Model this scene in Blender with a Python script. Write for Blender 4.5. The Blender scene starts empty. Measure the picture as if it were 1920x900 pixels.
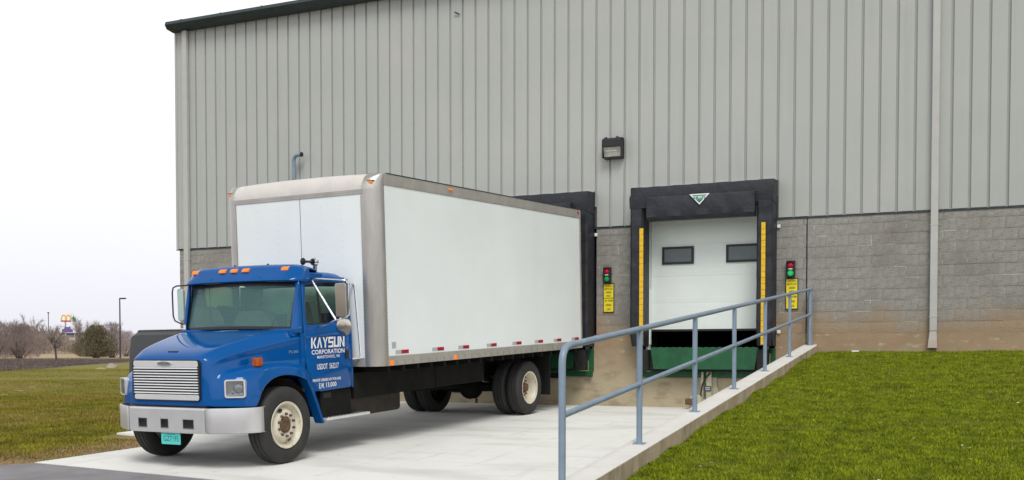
import bpy, bmesh, math, random
import numpy as np
from mathutils import Vector, Matrix, noise

random.seed(7)
rng = np.random.default_rng(7)
SC = bpy.context.scene
COL = SC.collection

# ------------------------------------------------------------------ camera
cam_d = bpy.data.cameras.new("camera")
cam = bpy.data.objects.new("camera", cam_d)
COL.objects.link(cam)
CAM = Vector((0.0, -20.1408, 1.6))
YAW, PITCH = -0.417385, -0.0296706
fw = Vector((math.sin(YAW) * math.cos(PITCH), math.cos(YAW) * math.cos(PITCH), math.sin(PITCH)))
rt = Vector((math.cos(YAW), -math.sin(YAW), 0))
up = rt.cross(fw)
cam.matrix_world = Matrix(((rt.x, up.x, -fw.x, CAM.x), (rt.y, up.y, -fw.y, CAM.y), (rt.z, up.z, -fw.z, CAM.z), (0, 0, 0, 1)))
cam_d.sensor_width = 36
cam_d.lens = 1933.127 / 1920 * 36
cam_d.shift_y = 270 / 1920
cam_d.clip_start = 0.1
cam_d.clip_end = 6000
SC.camera = cam

# ------------------------------------------------------------------ sky and sun (overcast)
SUN_EL, SUN_AZ = math.radians(52), math.radians(150)   # azimuth clockwise from +Y
world = bpy.data.worlds.new("World")
SC.world = world
world.use_nodes = True
wn, wl = world.node_tree.nodes, world.node_tree.links
wn.clear()
sky = wn.new("ShaderNodeTexSky"); sky.sky_type = 'NISHITA'; sky.sun_disc = False
sky.sun_elevation = SUN_EL; sky.sun_rotation = SUN_AZ; sky.dust_density = 4.0; sky.air_density = 1.0
hs = wn.new("ShaderNodeHueSaturation"); hs.inputs['Saturation'].default_value = 0.10
mx = wn.new("ShaderNodeMixRGB"); mx.inputs[0].default_value = 0.88
# the even cloud deck that veils the sky: an overcast sky grows brighter from horizon to zenith
wtc = wn.new("ShaderNodeTexCoord"); wsx = wn.new("ShaderNodeSeparateXYZ"); wrp = wn.new("ShaderNodeValToRGB")
wl.new(wtc.outputs['Generated'], wsx.inputs[0]); wl.new(wsx.outputs['Z'], wrp.inputs[0])
for e_, (p_, c_) in zip([wrp.color_ramp.elements[0], wrp.color_ramp.elements[1], wrp.color_ramp.elements.new(0.3)],
                        [(0.0, (4.35, 4.38, 4.75, 1)), (1.0, (14.0, 14.1, 14.3, 1)), (0.30, (5.3, 5.35, 5.6, 1))]):
    e_.position = p_; e_.color = c_
wl.new(wrp.outputs[0], mx.inputs[2])
bg = wn.new("ShaderNodeBackground"); bg.inputs['Strength'].default_value = 0.11
ow = wn.new("ShaderNodeOutputWorld")
wl.new(sky.outputs[0], hs.inputs['Color']); wl.new(hs.outputs[0], mx.inputs[1])
wl.new(mx.outputs[0], bg.inputs['Color']); wl.new(bg.outputs[0], ow.inputs[0])

sun_d = bpy.data.lights.new("sun", 'SUN')
sun_d.energy = 1.0; sun_d.angle = math.radians(24); sun_d.color = (1.0, 0.97, 0.92)
sun = bpy.data.objects.new("sun", sun_d); COL.objects.link(sun)
sd = Vector((math.sin(SUN_AZ) * math.cos(SUN_EL), math.cos(SUN_AZ) * math.cos(SUN_EL), math.sin(SUN_EL)))
sun.rotation_euler = sd.to_track_quat('Z', 'Y').to_euler()
sun.location = (0, -30, 40)

SC.view_settings.view_transform = 'Standard'
SC.view_settings.look = 'None'
SC.view_settings.exposure = 0.97
SC.view_settings.gamma = 1.0
SC.cycles.max_bounces = 8
SC.cycles.transparent_max_bounces = 24
SC.cycles.sample_clamp_indirect = 6

# ------------------------------------------------------------------ materials
def mat(name, color, rough=0.6, metal=0.0, var=0.0, scale=6.0, bump=0.0, bscale=60.0, spec=0.5,
        color2=None, emit=None, estr=0.0, coat=0.0, stretch=None, coords='Object', detail=4.0, bdist=0.01):
    m = bpy.data.materials.new(name); m.use_nodes = True
    n, l = m.node_tree.nodes, m.node_tree.links
    b = n['Principled BSDF']
    b.inputs['Base Color'].default_value = (*color, 1)
    b.inputs['Roughness'].default_value = rough
    b.inputs['Metallic'].default_value = metal
    b.inputs['Specular IOR Level'].default_value = spec
    if coat:
        b.inputs['Coat Weight'].default_value = coat
        b.inputs['Coat Roughness'].default_value = 0.04
    tc = n.new('ShaderNodeTexCoord'); src = tc.outputs[coords]
    if coords == 'World':
        pass
    if stretch:
        mp = n.new('ShaderNodeMapping'); mp.inputs['Scale'].default_value = stretch
        l.new(src, mp.inputs[0]); src = mp.outputs[0]
    if var or color2:
        nz = n.new('ShaderNodeTexNoise'); nz.inputs['Scale'].default_value = scale
        nz.inputs['Detail'].default_value = detail; nz.inputs['Roughness'].default_value = 0.6
        l.new(src, nz.inputs['Vector'])
        rp = n.new('ShaderNodeValToRGB'); rp.color_ramp.elements[0].position = 0.32; rp.color_ramp.elements[1].position = 0.68
        c2 = color2 if color2 else tuple(min(1, c * (1 + var)) for c in color)
        c1 = color if color2 else tuple(c * (1 - var) for c in color)
        rp.color_ramp.elements[0].color = (*c1, 1); rp.color_ramp.elements[1].color = (*c2, 1)
        l.new(nz.outputs['Fac'], rp.inputs[0]); l.new(rp.outputs[0], b.inputs['Base Color'])
    if bump:
        bz = n.new('ShaderNodeTexNoise'); bz.inputs['Scale'].default_value = bscale; bz.inputs['Detail'].default_value = 5
        l.new(src, bz.inputs['Vector'])
        bp = n.new('ShaderNodeBump'); bp.inputs['Strength'].default_value = bump; bp.inputs['Distance'].default_value = bdist
        l.new(bz.outputs['Fac'], bp.inputs['Height']); l.new(bp.outputs[0], b.inputs['Normal'])
    if emit:
        b.inputs['Emission Color'].default_value = (*emit, 1); b.inputs['Emission Strength'].default_value = estr
    return m

def stain_mix(m, color, zlo, zhi, namp=0.35, nscale=1.3, strength=0.85, coords_world=True):
    """blend a soil stain that fades out with height and has a ragged, noisy edge"""
    n, l = m.node_tree.nodes, m.node_tree.links
    b = n['Principled BSDF']
    lk = b.inputs['Base Color'].links
    geo = n.new('ShaderNodeNewGeometry')
    sx = n.new('ShaderNodeSeparateXYZ'); l.new(geo.outputs['Position'], sx.inputs[0])
    nz = n.new('ShaderNodeTexNoise'); nz.inputs['Scale'].default_value = nscale; nz.inputs['Detail'].default_value = 6
    l.new(geo.outputs['Position'], nz.inputs['Vector'])
    ma = n.new('ShaderNodeMath'); ma.operation = 'MULTIPLY_ADD'; ma.inputs[1].default_value = -2 * namp; ma.inputs[2].default_value = namp
    l.new(nz.outputs['Fac'], ma.inputs[0])
    ad = n.new('ShaderNodeMath'); ad.operation = 'ADD'; l.new(sx.outputs['Z'], ad.inputs[0]); l.new(ma.outputs[0], ad.inputs[1])
    mr = n.new('ShaderNodeMapRange'); mr.inputs['From Min'].default_value = zlo; mr.inputs['From Max'].default_value = zhi
    mr.inputs['To Min'].default_value = strength; mr.inputs['To Max'].default_value = 0
    l.new(ad.outputs[0], mr.inputs['Value'])
    mix = n.new('ShaderNodeMixRGB'); mix.inputs[2].default_value = (*color, 1)
    l.new(mr.outputs[0], mix.inputs[0])
    if lk:
        l.new(lk[0].from_socket, mix.inputs[1])
    else:
        mix.inputs[1].default_value = b.inputs['Base Color'].default_value
    l.new(mix.outputs[0], b.inputs['Base Color'])
    return m

def add_layer(m, color, scale, lo, hi, stretch=None, detail=5, pos=True):
    """mix in one more irregular patch layer"""
    n, l = m.node_tree.nodes, m.node_tree.links
    b = n['Principled BSDF']; lk = b.inputs['Base Color'].links
    geo = n.new('ShaderNodeNewGeometry'); src = geo.outputs['Position']
    if stretch:
        mp = n.new('ShaderNodeMapping'); mp.inputs['Scale'].default_value = stretch
        l.new(src, mp.inputs[0]); src = mp.outputs[0]
    nz = n.new('ShaderNodeTexNoise'); nz.inputs['Scale'].default_value = scale; nz.inputs['Detail'].default_value = detail
    l.new(src, nz.inputs['Vector'])
    mr = n.new('ShaderNodeMapRange'); mr.inputs['From Min'].default_value = lo; mr.inputs['From Max'].default_value = hi
    l.new(nz.outputs['Fac'], mr.inputs['Value'])
    mix = n.new('ShaderNodeMixRGB'); mix.inputs[2].default_value = (*color, 1)
    l.new(mr.outputs[0], mix.inputs[0])
    if lk: l.new(lk[0].from_socket, mix.inputs[1])
    else: mix.inputs[1].default_value = b.inputs['Base Color'].default_value
    l.new(mix.outputs[0], b.inputs['Base Color'])
    return m

M = {}
M['siding'] = mat('siding_paint', (0.410, 0.430, 0.408), 0.45, var=0.035, scale=0.35, bump=0.02, bscale=3)
add_layer(M['siding'], (0.365, 0.375, 0.35), 1.0, 0.56, 0.85, stretch=(5, 5, .22), detail=6)
add_layer(M['siding'], (0.445, 0.445, 0.425), 0.9, 0.5, 0.75)
M['trimdark'] = mat('dark_trim_paint', (0.03, 0.045, 0.05), 0.5, var=0.2)
M['wallback'] = mat('flashing_metal', (0.10, 0.10, 0.10), 0.6)  # plain dark grey sheet behind the siding
M['spout'] = mat('downspout_paint', (0.47, 0.47, 0.45), 0.45, var=0.05, scale=3)
stain_mix(M['spout'], (0.36, 0.27, 0.19), 1.75, 2.15, namp=0.25, nscale=5, strength=0.6)
M['block'] = mat('split_face_block', (0.235, 0.226, 0.202), 0.95, color2=(0.33, 0.32, 0.295), scale=9, bump=0.5, bscale=38, bdist=0.02)
add_layer(M['block'], (0.21, 0.197, 0.178), 1.1, 0.48, 0.70, detail=9)
add_layer(M['block'], (0.36, 0.35, 0.32), 14, 0.6, 0.8)
stain_mix(M['block'], (0.34, 0.245, 0.155), 1.98, 2.55, namp=0.75, nscale=1.2, strength=0.9)
M['mortar'] = mat('mortar', (0.25, 0.24, 0.21), 0.95, bump=0.4, bscale=80)
add_layer(M['mortar'], (0.60, 0.60, 0.56), 1.6, 0.52, 0.62, stretch=(1.0, 1.0, 7.0))
stain_mix(M['mortar'], (0.34, 0.245, 0.155), 1.98, 2.55, namp=0.75, nscale=1.2, strength=0.9)
M['found'] = mat('foundation_concrete', (0.37, 0.265, 0.165), 0.9, color2=(0.30, 0.21, 0.13), scale=2.2, bump=0.35, bscale=30)
stain_mix(M['found'], (0.44, 0.385, 0.265), 1.0, 1.75, namp=0.5, nscale=0.9, strength=0.85)
add_layer(M['found'], (0.31, 0.255, 0.165), 2.6, 0.50, 0.66, stretch=(1, 1, 2.4), detail=12)
add_layer(M['found'], (0.45, 0.375, 0.27), 5.0, 0.58, 0.72, stretch=(1, 1, 2.0), detail=12)
add_layer(M['found'], (0.20, 0.155, 0.10), 26, 0.66, 0.74)
M['slab'] = mat('apron_concrete', (0.74, 0.74, 0.70), 0.85, color2=(0.79, 0.79, 0.755), scale=1.1, bump=0.25, bscale=90, bdist=0.004)
add_layer(M['slab'], (0.60, 0.605, 0.57), 0.45, 0.5, 0.72, stretch=(1, 3.5, 1))
add_layer(M['slab'], (0.54, 0.53, 0.49), 5.0, 0.64, 0.8)
add_layer(M['slab'], (0.58, 0.57, 0.54), 2.2, 0.60, 0.85, stretch=(2.2, .22, 1), detail=7)
M['kerb'] = mat('wall_concrete_top', (0.64, 0.62, 0.58), 0.85, color2=(0.70, 0.685, 0.65), scale=3, bump=0.3, bscale=80, bdist=0.004)
M['kerbside'] = mat('wall_concrete_side', (0.46, 0.38, 0.26), 0.9, color2=(0.33, 0.27, 0.18), scale=2.4, bump=0.4, bscale=50)
add_layer(M['kerbside'], (0.24, 0.20, 0.12), 5.5, 0.50, 0.72, stretch=(1, 1, 0.4))
M['asphalt'] = mat('asphalt', (0.185, 0.175, 0.185), 0.95, color2=(0.27, 0.26, 0.27), scale=1.5, bump=0.6, bscale=160, bdist=0.006)
M['rail'] = mat('rail_paint', (0.215, 0.285, 0.37), 0.38, var=0.10, scale=5, bump=0.08, bscale=140, bdist=0.003)
add_layer(M['rail'], (0.42, 0.48, 0.54), 22, 0.70, 0.78)
M['blue'] = mat('truck_blue', (0.0, 0.082, 0.300), 0.5, var=0.06, scale=2, coat=0.7, spec=0.01)
M['white'] = mat('cargo_white', (0.83, 0.88, 0.875), 0.33, var=0.03, scale=0.8, bump=0.015, bscale=2.2)
add_layer(M['white'], (0.79, 0.835, 0.83), 0.7, 0.55, 0.8, stretch=(1.5, 1.5, 0.5))
stain_mix(M['white'], (0.55, 0.54, 0.49), 1.35, 1.75, namp=0.2, nscale=2.5, strength=0.22)
M['roofcap'] = mat('cap_aluminium_painted', (0.64, 0.61, 0.57), 0.4, var=0.05, scale=5, bump=0.02, bscale=3)
M['alu'] = mat('brushed_aluminium', (0.50, 0.485, 0.45), 0.34, metal=0.75, var=0.12, scale=5, stretch=(1, 1, 0.25), bump=0.05, bscale=20)
M['rail_alu'] = mat('dull_aluminium', (0.47, 0.45, 0.41), 0.45, metal=0.45, var=0.10, scale=4, bump=0.05)
M['rivet'] = mat('rivet_line', (0.24, 0.22, 0.20), 0.6, var=0.1)
M['chrome'] = mat('chrome', (0.80, 0.81, 0.81), 0.10, metal=1.0, var=0.02)
M['bumper'] = mat('bumper_aluminium', (0.62, 0.62, 0.62), 0.34, metal=0.45, var=0.05, scale=3, bump=0.03, bscale=8)
M['brightalu'] = mat('bright_aluminium', (0.74, 0.75, 0.75), 0.3, metal=0.35, var=0.03)
M['black'] = mat('black_plastic', (0.012, 0.012, 0.013), 0.5, var=0.2)
M['chassis'] = mat('chassis_black', (0.006, 0.0065, 0.006), 0.85, spec=0.2, color2=(0.014, 0.013, 0.011), scale=4, bump=0.3, bscale=25)
M['tank'] = mat('grimy_tank', (0.030, 0.026, 0.023), 0.85, spec=0.2, color2=(0.045, 0.038, 0.033), scale=6, bump=0.2)
M['tyre'] = mat('tyre_rubber', (0.020, 0.020, 0.020), 0.75, color2=(0.034, 0.033, 0.032), scale=5, bump=0.25, bscale=50)
M['rim'] = mat('rim_white_paint', (0.68, 0.65, 0.55), 0.4, color2=(0.60, 0.54, 0.40), scale=9)
add_layer(M['rim'], (0.42, 0.33, 0.17), 16, 0.60, 0.75)
M['rust'] = mat('rusty_hub', (0.085, 0.045, 0.025), 0.8, color2=(0.16, 0.09, 0.045), scale=30, bump=0.4)
M['amber'] = mat('amber_lens', (0.85, 0.22, 0.02), 0.25, var=0.1, scale=40, emit=(1.0, 0.25, 0.02), estr=0.12)
M['amberdark'] = mat('amber_signal_lens', (0.42, 0.085, 0.01), 0.25, var=0.3, scale=25)
M['red'] = mat('red_lens', (0.40, 0.006, 0.015), 0.3, var=0.1, scale=30)
M['redtape'] = mat('red_reflective_tape', (0.36, 0.006, 0.02), 0.4, var=0.1, scale=60)
M['silvertape'] = mat('silver_reflective_tape', (0.42, 0.44, 0.45), 0.4, var=0.15, scale=60)
M['seat'] = mat('grey_seat_cloth', (0.22, 0.24, 0.235), 0.9, var=0.15, bump=0.3)
M['dash'] = mat('dash_plastic', (0.09, 0.09, 0.095), 0.7, var=0.1)
M['lettering'] = mat('white_lettering', (0.82, 0.83, 0.84), 0.4, var=0.02)
M['greyletter'] = mat('grey_badge', (0.30, 0.33, 0.34), 0.4, metal=0.5, var=0.02)
M['plate'] = mat('turquoise_plate', (0.10, 0.60, 0.56), 0.45, var=0.08, scale=40)
M['platetext'] = mat('plate_ink', (0.02, 0.12, 0.16), 0.5, var=0.1)
M['seal'] = mat('dock_seal_vinyl', (0.010, 0.012, 0.018), 0.55, color2=(0.019, 0.021, 0.030), scale=5, bump=0.5, bscale=9, bdist=0.03)
M['yellow'] = mat('yellow_vinyl', (0.75, 0.46, 0.01), 0.5, var=0.12, scale=18)
M['door'] = mat('door_white', (0.73, 0.79, 0.755), 0.4, var=0.03, scale=2, bump=0.02, bscale=5)
M['dockgreen'] = mat('dock_green_paint', (0.003, 0.080, 0.026), 0.6, var=0.25, scale=6, bump=0.1)
M['darkvoid'] = mat('interior_shade', (0.012, 0.011, 0.012), 0.9, var=0.1)  # near-black imitates the unlit room and leveler pit
M['rubber'] = mat('bumper_rubber', (0.008, 0.008, 0.008), 0.85, color2=(0.016, 0.016, 0.015), scale=12, bump=0.5, bscale=40)
M['sign'] = mat('sign_yellow', (0.80, 0.66, 0.015), 0.5, var=0.05, scale=15)
M['signtext'] = mat('sign_ink', (0.02, 0.018, 0.015), 0.6, var=0.1)
M['siggreen'] = mat('green_lens_lit', (0.01, 0.25, 0.07), 0.3, var=0.1, emit=(0.01, 0.75, 0.16), estr=0.25)
M['siggreen2'] = mat('green_lens_dim', (0.01, 0.22, 0.07), 0.3, var=0.1, emit=(0.01, 0.6, 0.14), estr=0.10)
M['sigred'] = mat('red_lens_faint_glow', (0.40, 0.005, 0.02), 0.35, var=0.1, emit=(0.6, 0.0, 0.02), estr=0.10)  # faint emission brightens a red lens that is not lit
M['lampbowl'] = mat('lamp_inner_reflector', (0.60, 0.59, 0.47), 0.35, color2=(0.40, 0.39, 0.30), scale=12)  # pale yellow-grey bowl surface in two mottled tones
M['bronze'] = mat('fixture_bronze', (0.014, 0.011, 0.016), 0.45, var=0.15)
M['reflector'] = mat('lamp_reflector', (0.66, 0.67, 0.64), 0.22, metal=0.35, var=0.05)
M['cream'] = mat('restraint_cream_paint', (0.50, 0.49, 0.37), 0.6, color2=(0.36, 0.33, 0.23), scale=8, bump=0.2)
M['logogreen'] = mat('logo_green', (0.01, 0.22, 0.13), 0.4, var=0.05)
M['dump'] = mat('container_dark_grey', (0.055, 0.058, 0.066), 0.55, var=0.08, scale=1.0)
M['dumpwhite'] = mat('container_rim_white', (0.72, 0.72, 0.74), 0.5, var=0.03)
M['bark'] = mat('bark', (0.075, 0.058, 0.050), 0.95, var=0.3, scale=5)
M['twig_mauve'] = mat('twig_mauve', (0.20, 0.155, 0.15), 0.95, color2=(0.29, 0.225, 0.215), scale=0.8)
M['twig_tan'] = mat('twig_tan', (0.24, 0.19, 0.15), 0.95, color2=(0.32, 0.27, 0.235), scale=0.5)
M['twig_haze'] = mat('twig_haze', (0.36, 0.31, 0.31), 0.95, color2=(0.46, 0.41, 0.41), scale=0.5)  # lighter twig colour imitates distance haze
M['leaf'] = mat('dead_leaf', (0.42, 0.34, 0.20), 0.9, color2=(0.62, 0.57, 0.45), scale=1.5)
M['brush'] = mat('dead_brush', (0.095, 0.070, 0.062), 0.95, color2=(0.165, 0.125, 0.11), scale=0.5)
M['needles'] = mat('cedar_foliage', (0.11, 0.10, 0.055), 0.9, color2=(0.19, 0.165, 0.10), scale=1.3)
M['rock'] = mat('fieldstone', (0.27, 0.235, 0.17), 0.95, color2=(0.36, 0.32, 0.25), scale=1.5, bump=0.5, bscale=3)
M['steelpole'] = mat('dark_pole_paint', (0.030, 0.026, 0.035), 0.5, var=0.1)
M['archyellow'] = mat('sign_arch_yellow', (0.90, 0.52, 0.06), 0.5, var=0.03)
M['signred'] = mat('sign_red', (0.45, 0.05, 0.035), 0.5, var=0.05)
M['signpurple'] = mat('sign_purple', (0.16, 0.09, 0.36), 0.5, var=0.05)
M['signgreen'] = mat('sign_green', (0.04, 0.22, 0.07), 0.5, var=0.05)
M['farwall'] = mat('far_building_wall', (0.20, 0.19, 0.21), 0.8, var=0.1)
M['farlight'] = mat('far_building_pale', (0.45, 0.42, 0.38), 0.8, var=0.1)

def glass(name, tint, mixf, rough=0.02, haze=None):
    m = bpy.data.materials.new(name); m.use_nodes = True
    n, l = m.node_tree.nodes, m.node_tree.links; n.clear()
    out = n.new('ShaderNodeOutputMaterial'); t = n.new('ShaderNodeBsdfTransparent'); t.inputs[0].default_value = (*tint, 1)
    g = n.new('ShaderNodeBsdfGlossy'); g.inputs['Roughness'].default_value = rough
    fr = n.new('ShaderNodeFresnel'); fr.inputs['IOR'].default_value = 1.5
    ad = n.new('ShaderNodeMath'); ad.operation = 'ADD'; ad.inputs[1].default_value = mixf
    mx_ = n.new('ShaderNodeMixShader')
    l.new(fr.outputs[0], ad.inputs[0]); l.new(ad.outputs[0], mx_.inputs[0]); l.new(t.outputs[0], mx_.inputs[1]); l.new(g.outputs[0], mx_.inputs[2])
    if haze:
        df = n.new('ShaderNodeBsdfDiffuse'); df.inputs[0].default_value = (*haze[1], 1)
        m3_ = n.new('ShaderNodeMixShader'); m3_.inputs[0].default_value = haze[0]
        l.new(mx_.outputs[0], m3_.inputs[1]); l.new(df.outputs[0], m3_.inputs[2]); l.new(m3_.outputs[0], out.inputs[0])
    else: l.new(mx_.outputs[0], out.inputs[0])
    return m
M['glass'] = glass('green_tinted_glass', (0.80, 1.0, 0.91), 0.0)
M['wglass'] = glass('windshield_glass', (0.80, 1.0, 0.91), 0.0, haze=(0.27, (0.17, 0.38, 0.36)))  # blue-green diffuse layer: milky reflection and dust haze put into colour
M['lens'] = glass('clear_lens', (0.9, 0.92, 0.95), 0.06)
M['doorglass'] = mat('door_light_pane', (0.10, 0.125, 0.13), 0.12, var=0.05)
M['mirrorpale'] = mat('mirror_back_pale', (0.50, 0.66, 0.60), 0.25, metal=0.2, var=0.05)  # paleness of reflected sky put into the mirror back's colour
M['mirror'] = mat('mirror_back_steel', (0.60, 0.56, 0.47), 0.16, metal=1.0, var=0.06, scale=6)

def grass_material(name, base, dry, patch_scale, dry_lo, dry_hi):
    m = bpy.data.materials.new(name); m.use_nodes = True
    n, l = m.node_tree.nodes, m.node_tree.links; b = n['Principled BSDF']; b.inputs['Roughness'].default_value = 0.7
    b.inputs['Specular IOR Level'].default_value = 0.25
    geo = n.new('ShaderNodeNewGeometry')
    n1 = n.new('ShaderNodeTexNoise'); n1.inputs['Scale'].default_value = patch_scale; n1.inputs['Detail'].default_value = 5
    n2 = n.new('ShaderNodeTexNoise'); n2.inputs['Scale'].default_value = patch_scale * 7; n2.inputs['Detail'].default_value = 4
    for q in (n1, n2): l.new(geo.outputs['Position'], q.inputs['Vector'])
    r1 = n.new('ShaderNodeValToRGB'); cr = r1.color_ramp
    cr.elements[0].position = 0.3; cr.elements[0].color = (*[c * 0.55 for c in base], 1)
    cr.elements[1].position = 0.7; cr.elements[1].color = (*[c * 1.35 for c in base], 1)
    l.new(n2.outputs['Fac'], r1.inputs[0])
    mr = n.new('ShaderNodeMapRange'); mr.inputs['From Min'].default_value = dry_lo; mr.inputs['From Max'].default_value = dry_hi
    l.new(n1.outputs['Fac'], mr.inputs['Value'])
    mix = n.new('ShaderNodeMixRGB'); mix.inputs[2].default_value = (*dry, 1); l.new(mr.outputs[0], mix.inputs[0]); l.new(r1.outputs[0], mix.inputs[1])
    # random value per blade
    hv = n.new('ShaderNodeHueSaturation'); mr2 = n.new('ShaderNodeMapRange'); mr2.inputs['To Min'].default_value = 0.6; mr2.inputs['To Max'].default_value = 1.4
    l.new(geo.outputs['Random Per Island'], mr2.inputs['Value']); l.new(mr2.outputs[0], hv.inputs['Value']); l.new(mix.outputs[0], hv.inputs['Color'])
    l.new(hv.outputs[0], b.inputs['Base Color'])
    return m
GR = (0.198, 0.246, 0.006)
M['blade'] = grass_material('grass_blades', GR, (0.22, 0.20, 0.03), 0.8, 0.56, 0.90)
M['blade_left'] = grass_material('grass_blades_left', (0.215, 0.195, 0.014), (0.31, 0.20, 0.07), 0.22, 0.49, 0.72)
M['turf'] = mat('turf', (0.13, 0.155, 0.006), 0.95, color2=(0.09, 0.11, 0.005), scale=3, bump=0.8, bscale=30, bdist=0.05)

# ------------------------------------------------------------------ mesh helpers
class MB:
    def __init__(s): s.v, s.f, s.mi = [], [], []
    def add(s, vs, fs, mi=0):
        o = len(s.v); s.v += [tuple(p) for p in vs]; s.f += [tuple(i + o for i in f) for f in fs]; s.mi += [mi] * len(fs); return s
    def box(s, x0, x1, y0, y1, z0, z1, mi=0):
        return s.add([(x0, y0, z0), (x1, y0, z0), (x1, y1, z0), (x0, y1, z0), (x0, y0, z1), (x1, y0, z1), (x1, y1, z1), (x0, y1, z1)],
                     [(0, 3, 2, 1), (4, 5, 6, 7), (0, 1, 5, 4), (1, 2, 6, 5), (2, 3, 7, 6), (3, 0, 4, 7)], mi)
    def prism(s, poly, axis, a, b, mi=0):
        """extrude a 2-D polygon along an axis; poly coords are the two other axes in xyz order"""
        def P(p, t):
            return (t, p[0], p[1]) if axis == 0 else ((p[0], t, p[1]) if axis == 1 else (p[0], p[1], t))
        k = len(poly); vs = [P(p, a) for p in poly] + [P(p, b) for p in poly]
        fs = [tuple(range(k)), tuple(range(2 * k - 1, k - 1, -1))] + [(i, i + k, (i + 1) % k + k, (i + 1) % k) for i in range(k)]
        return s.add(vs, fs, mi)
    def tube(s, pts, r, n=10, cap=True, mi=0):
        pts = [Vector(p) for p in pts]; rs = r if isinstance(r, (list, tuple)) else [r] * len(pts)
        t0 = (pts[1] - pts[0]).normalized(); ref = Vector((0, 0, 1)) if abs(t0.z) < 0.9 else Vector((1, 0, 0))
        nrm = t0.cross(ref).normalized(); vs, fs = [], []
        for i, p in enumerate(pts):
            if i == 0: t = pts[1] - pts[0]
            elif i == len(pts) - 1: t = pts[-1] - pts[-2]
            else: t = (pts[i + 1] - p).normalized() + (p - pts[i - 1]).normalized()
            t.normalize(); nrm = (nrm - t * nrm.dot(t)).normalized(); bn = t.cross(nrm)
            for k in range(n):
                a = 2 * math.pi * k / n; vs.append(p + (nrm * math.cos(a) + bn * math.sin(a)) * rs[i])
        for i in range(len(pts) - 1):
            for k in range(n):
                k2 = (k + 1) % n; fs.append((i * n + k, i * n + k2, (i + 1) * n + k2, (i + 1) * n + k))
        if cap: fs += [tuple(range(n - 1, -1, -1)), tuple((len(pts) - 1) * n + k for k in range(n))]
        return s.add(vs, fs, mi)
    def lathe(s, prof, c, axis=0, n=32, mi=0, cap=True):
        """prof: list of (along axis, radius)"""
        vs, fs = [], []
        for a, r in prof:
            for k in range(n):
                t = 2 * math.pi * k / n; u, w = r * math.cos(t), r * math.sin(t)
                p = (c[0] + a, c[1] + u, c[2] + w) if axis == 0 else ((c[0] + u, c[1] + a, c[2] + w) if axis == 1 else (c[0] + u, c[1] + w, c[2] + a))
                vs.append(p)
        for i in range(len(prof) - 1):
            for k in range(n):
                k2 = (k + 1) % n; fs.append((i * n + k, i * n + k2, (i + 1) * n + k2, (i + 1) * n + k))
        if cap and prof[0][1] > 1e-6: fs.append(tuple(range(n)))
        if cap and prof[-1][1] > 1e-6: fs.append(tuple((len(prof) - 1) * n + k for k in range(n - 1, -1, -1)))
        return s.add(vs, fs, mi)
    def grid(s, rows, mi=0, flip=False):
        m_ = len(rows[0]); vs = [p for r in rows for p in r]; fs = []
        for i in range(len(rows) - 1):
            for j in range(m_ - 1):
                q = (i * m_ + j, i * m_ + j + 1, (i + 1) * m_ + j + 1, (i + 1) * m_ + j); fs.append(q[::-1] if flip else q)
        return s.add(vs, fs, mi)
    def mesh(s, name, mats, off=None, smooth=None):
        me = bpy.data.meshes.new(name)
        v = s.v if off is None else [(p[0] - off[0], p[1] - off[1], p[2] - off[2]) for p in s.v]
        me.from_pydata(v, [], s.f)
        for m_ in (mats if isinstance(mats, (list, tuple)) else [mats]): me.materials.append(m_)
        if any(s.mi): me.polygons.foreach_set('material_index', s.mi)
        bm = bmesh.new(); bm.from_mesh(me); bmesh.ops.recalc_face_normals(bm, faces=bm.faces); bm.to_mesh(me); bm.free()
        if smooth is not None:
            me.polygons.foreach_set('use_smooth', [True] * len(me.polygons))
            me.set_sharp_from_angle(angle=math.radians(smooth))
        return me

def link(name, me, parent=None, loc=(0, 0, 0)):
    o = bpy.data.objects.new(name, me); COL.objects.link(o)
    if parent: o.parent = parent
    o.location = loc
    return o

def wpos(parent):
    p = Vector((0, 0, 0))
    while parent: p = p + parent.location; parent = parent.parent
    return p

def build(name, mb, mats, parent=None, smooth=None, bevel=0, label=None, kind=None, local=False):
    """one mesh object; vertices are given in world space unless local is set"""
    off = None if local or parent is None else wpos(parent)
    o = link(name, mb.mesh(name, mats, off, smooth), parent)
    if bevel:
        b = o.modifiers.new('bevel', 'BEVEL'); b.width = bevel; b.segments = 2; b.limit_method = 'ANGLE'
        b.angle_limit = math.radians(40)
    if label: o['label'] = label
    if kind: o['kind'] = kind
    return o

def thing(name, label, cat, loc, group=None):
    o = bpy.data.objects.new(name, None); o.empty_display_size = 0.3; COL.objects.link(o)
    o.location = loc; o['label'] = label; o['category'] = cat
    if group: o['group'] = group
    return o

def tagt(o, label, cat, group=None):
    o['label'] = label; o['category'] = cat
    if group: o['group'] = group
    return o

def copy_tree(o, parent=None, dloc=None):
    c = o.copy(); COL.objects.link(c); c.parent = parent
    if dloc: c.location = o.location + Vector(dloc)
    for ch in list(o.children):
        copy_tree(ch, c)
    return c

def text_mesh(body, size, xs=1.0, bold=0.0, align='CENTER', mirror=False, depth=0.0):
    cu = bpy.data.curves.new('t', 'FONT'); cu.body = body; cu.size = size; cu.align_x = align
    cu.offset = bold; cu.space_character = 1.02; cu.resolution_u = 3; cu.extrude = depth; cu.fill_mode = 'BOTH' if depth else 'FRONT'
    ob = bpy.data.objects.new('t', cu); COL.objects.link(ob)
    dg = bpy.context.evaluated_depsgraph_get(); dg.update()
    me = bpy.data.meshes.new_from_object(ob.evaluated_get(dg)); bpy.data.objects.remove(ob); bpy.data.curves.remove(cu)
    s = -xs if mirror else xs
    for v in me.vertices: v.co.x *= s
    return me

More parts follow.
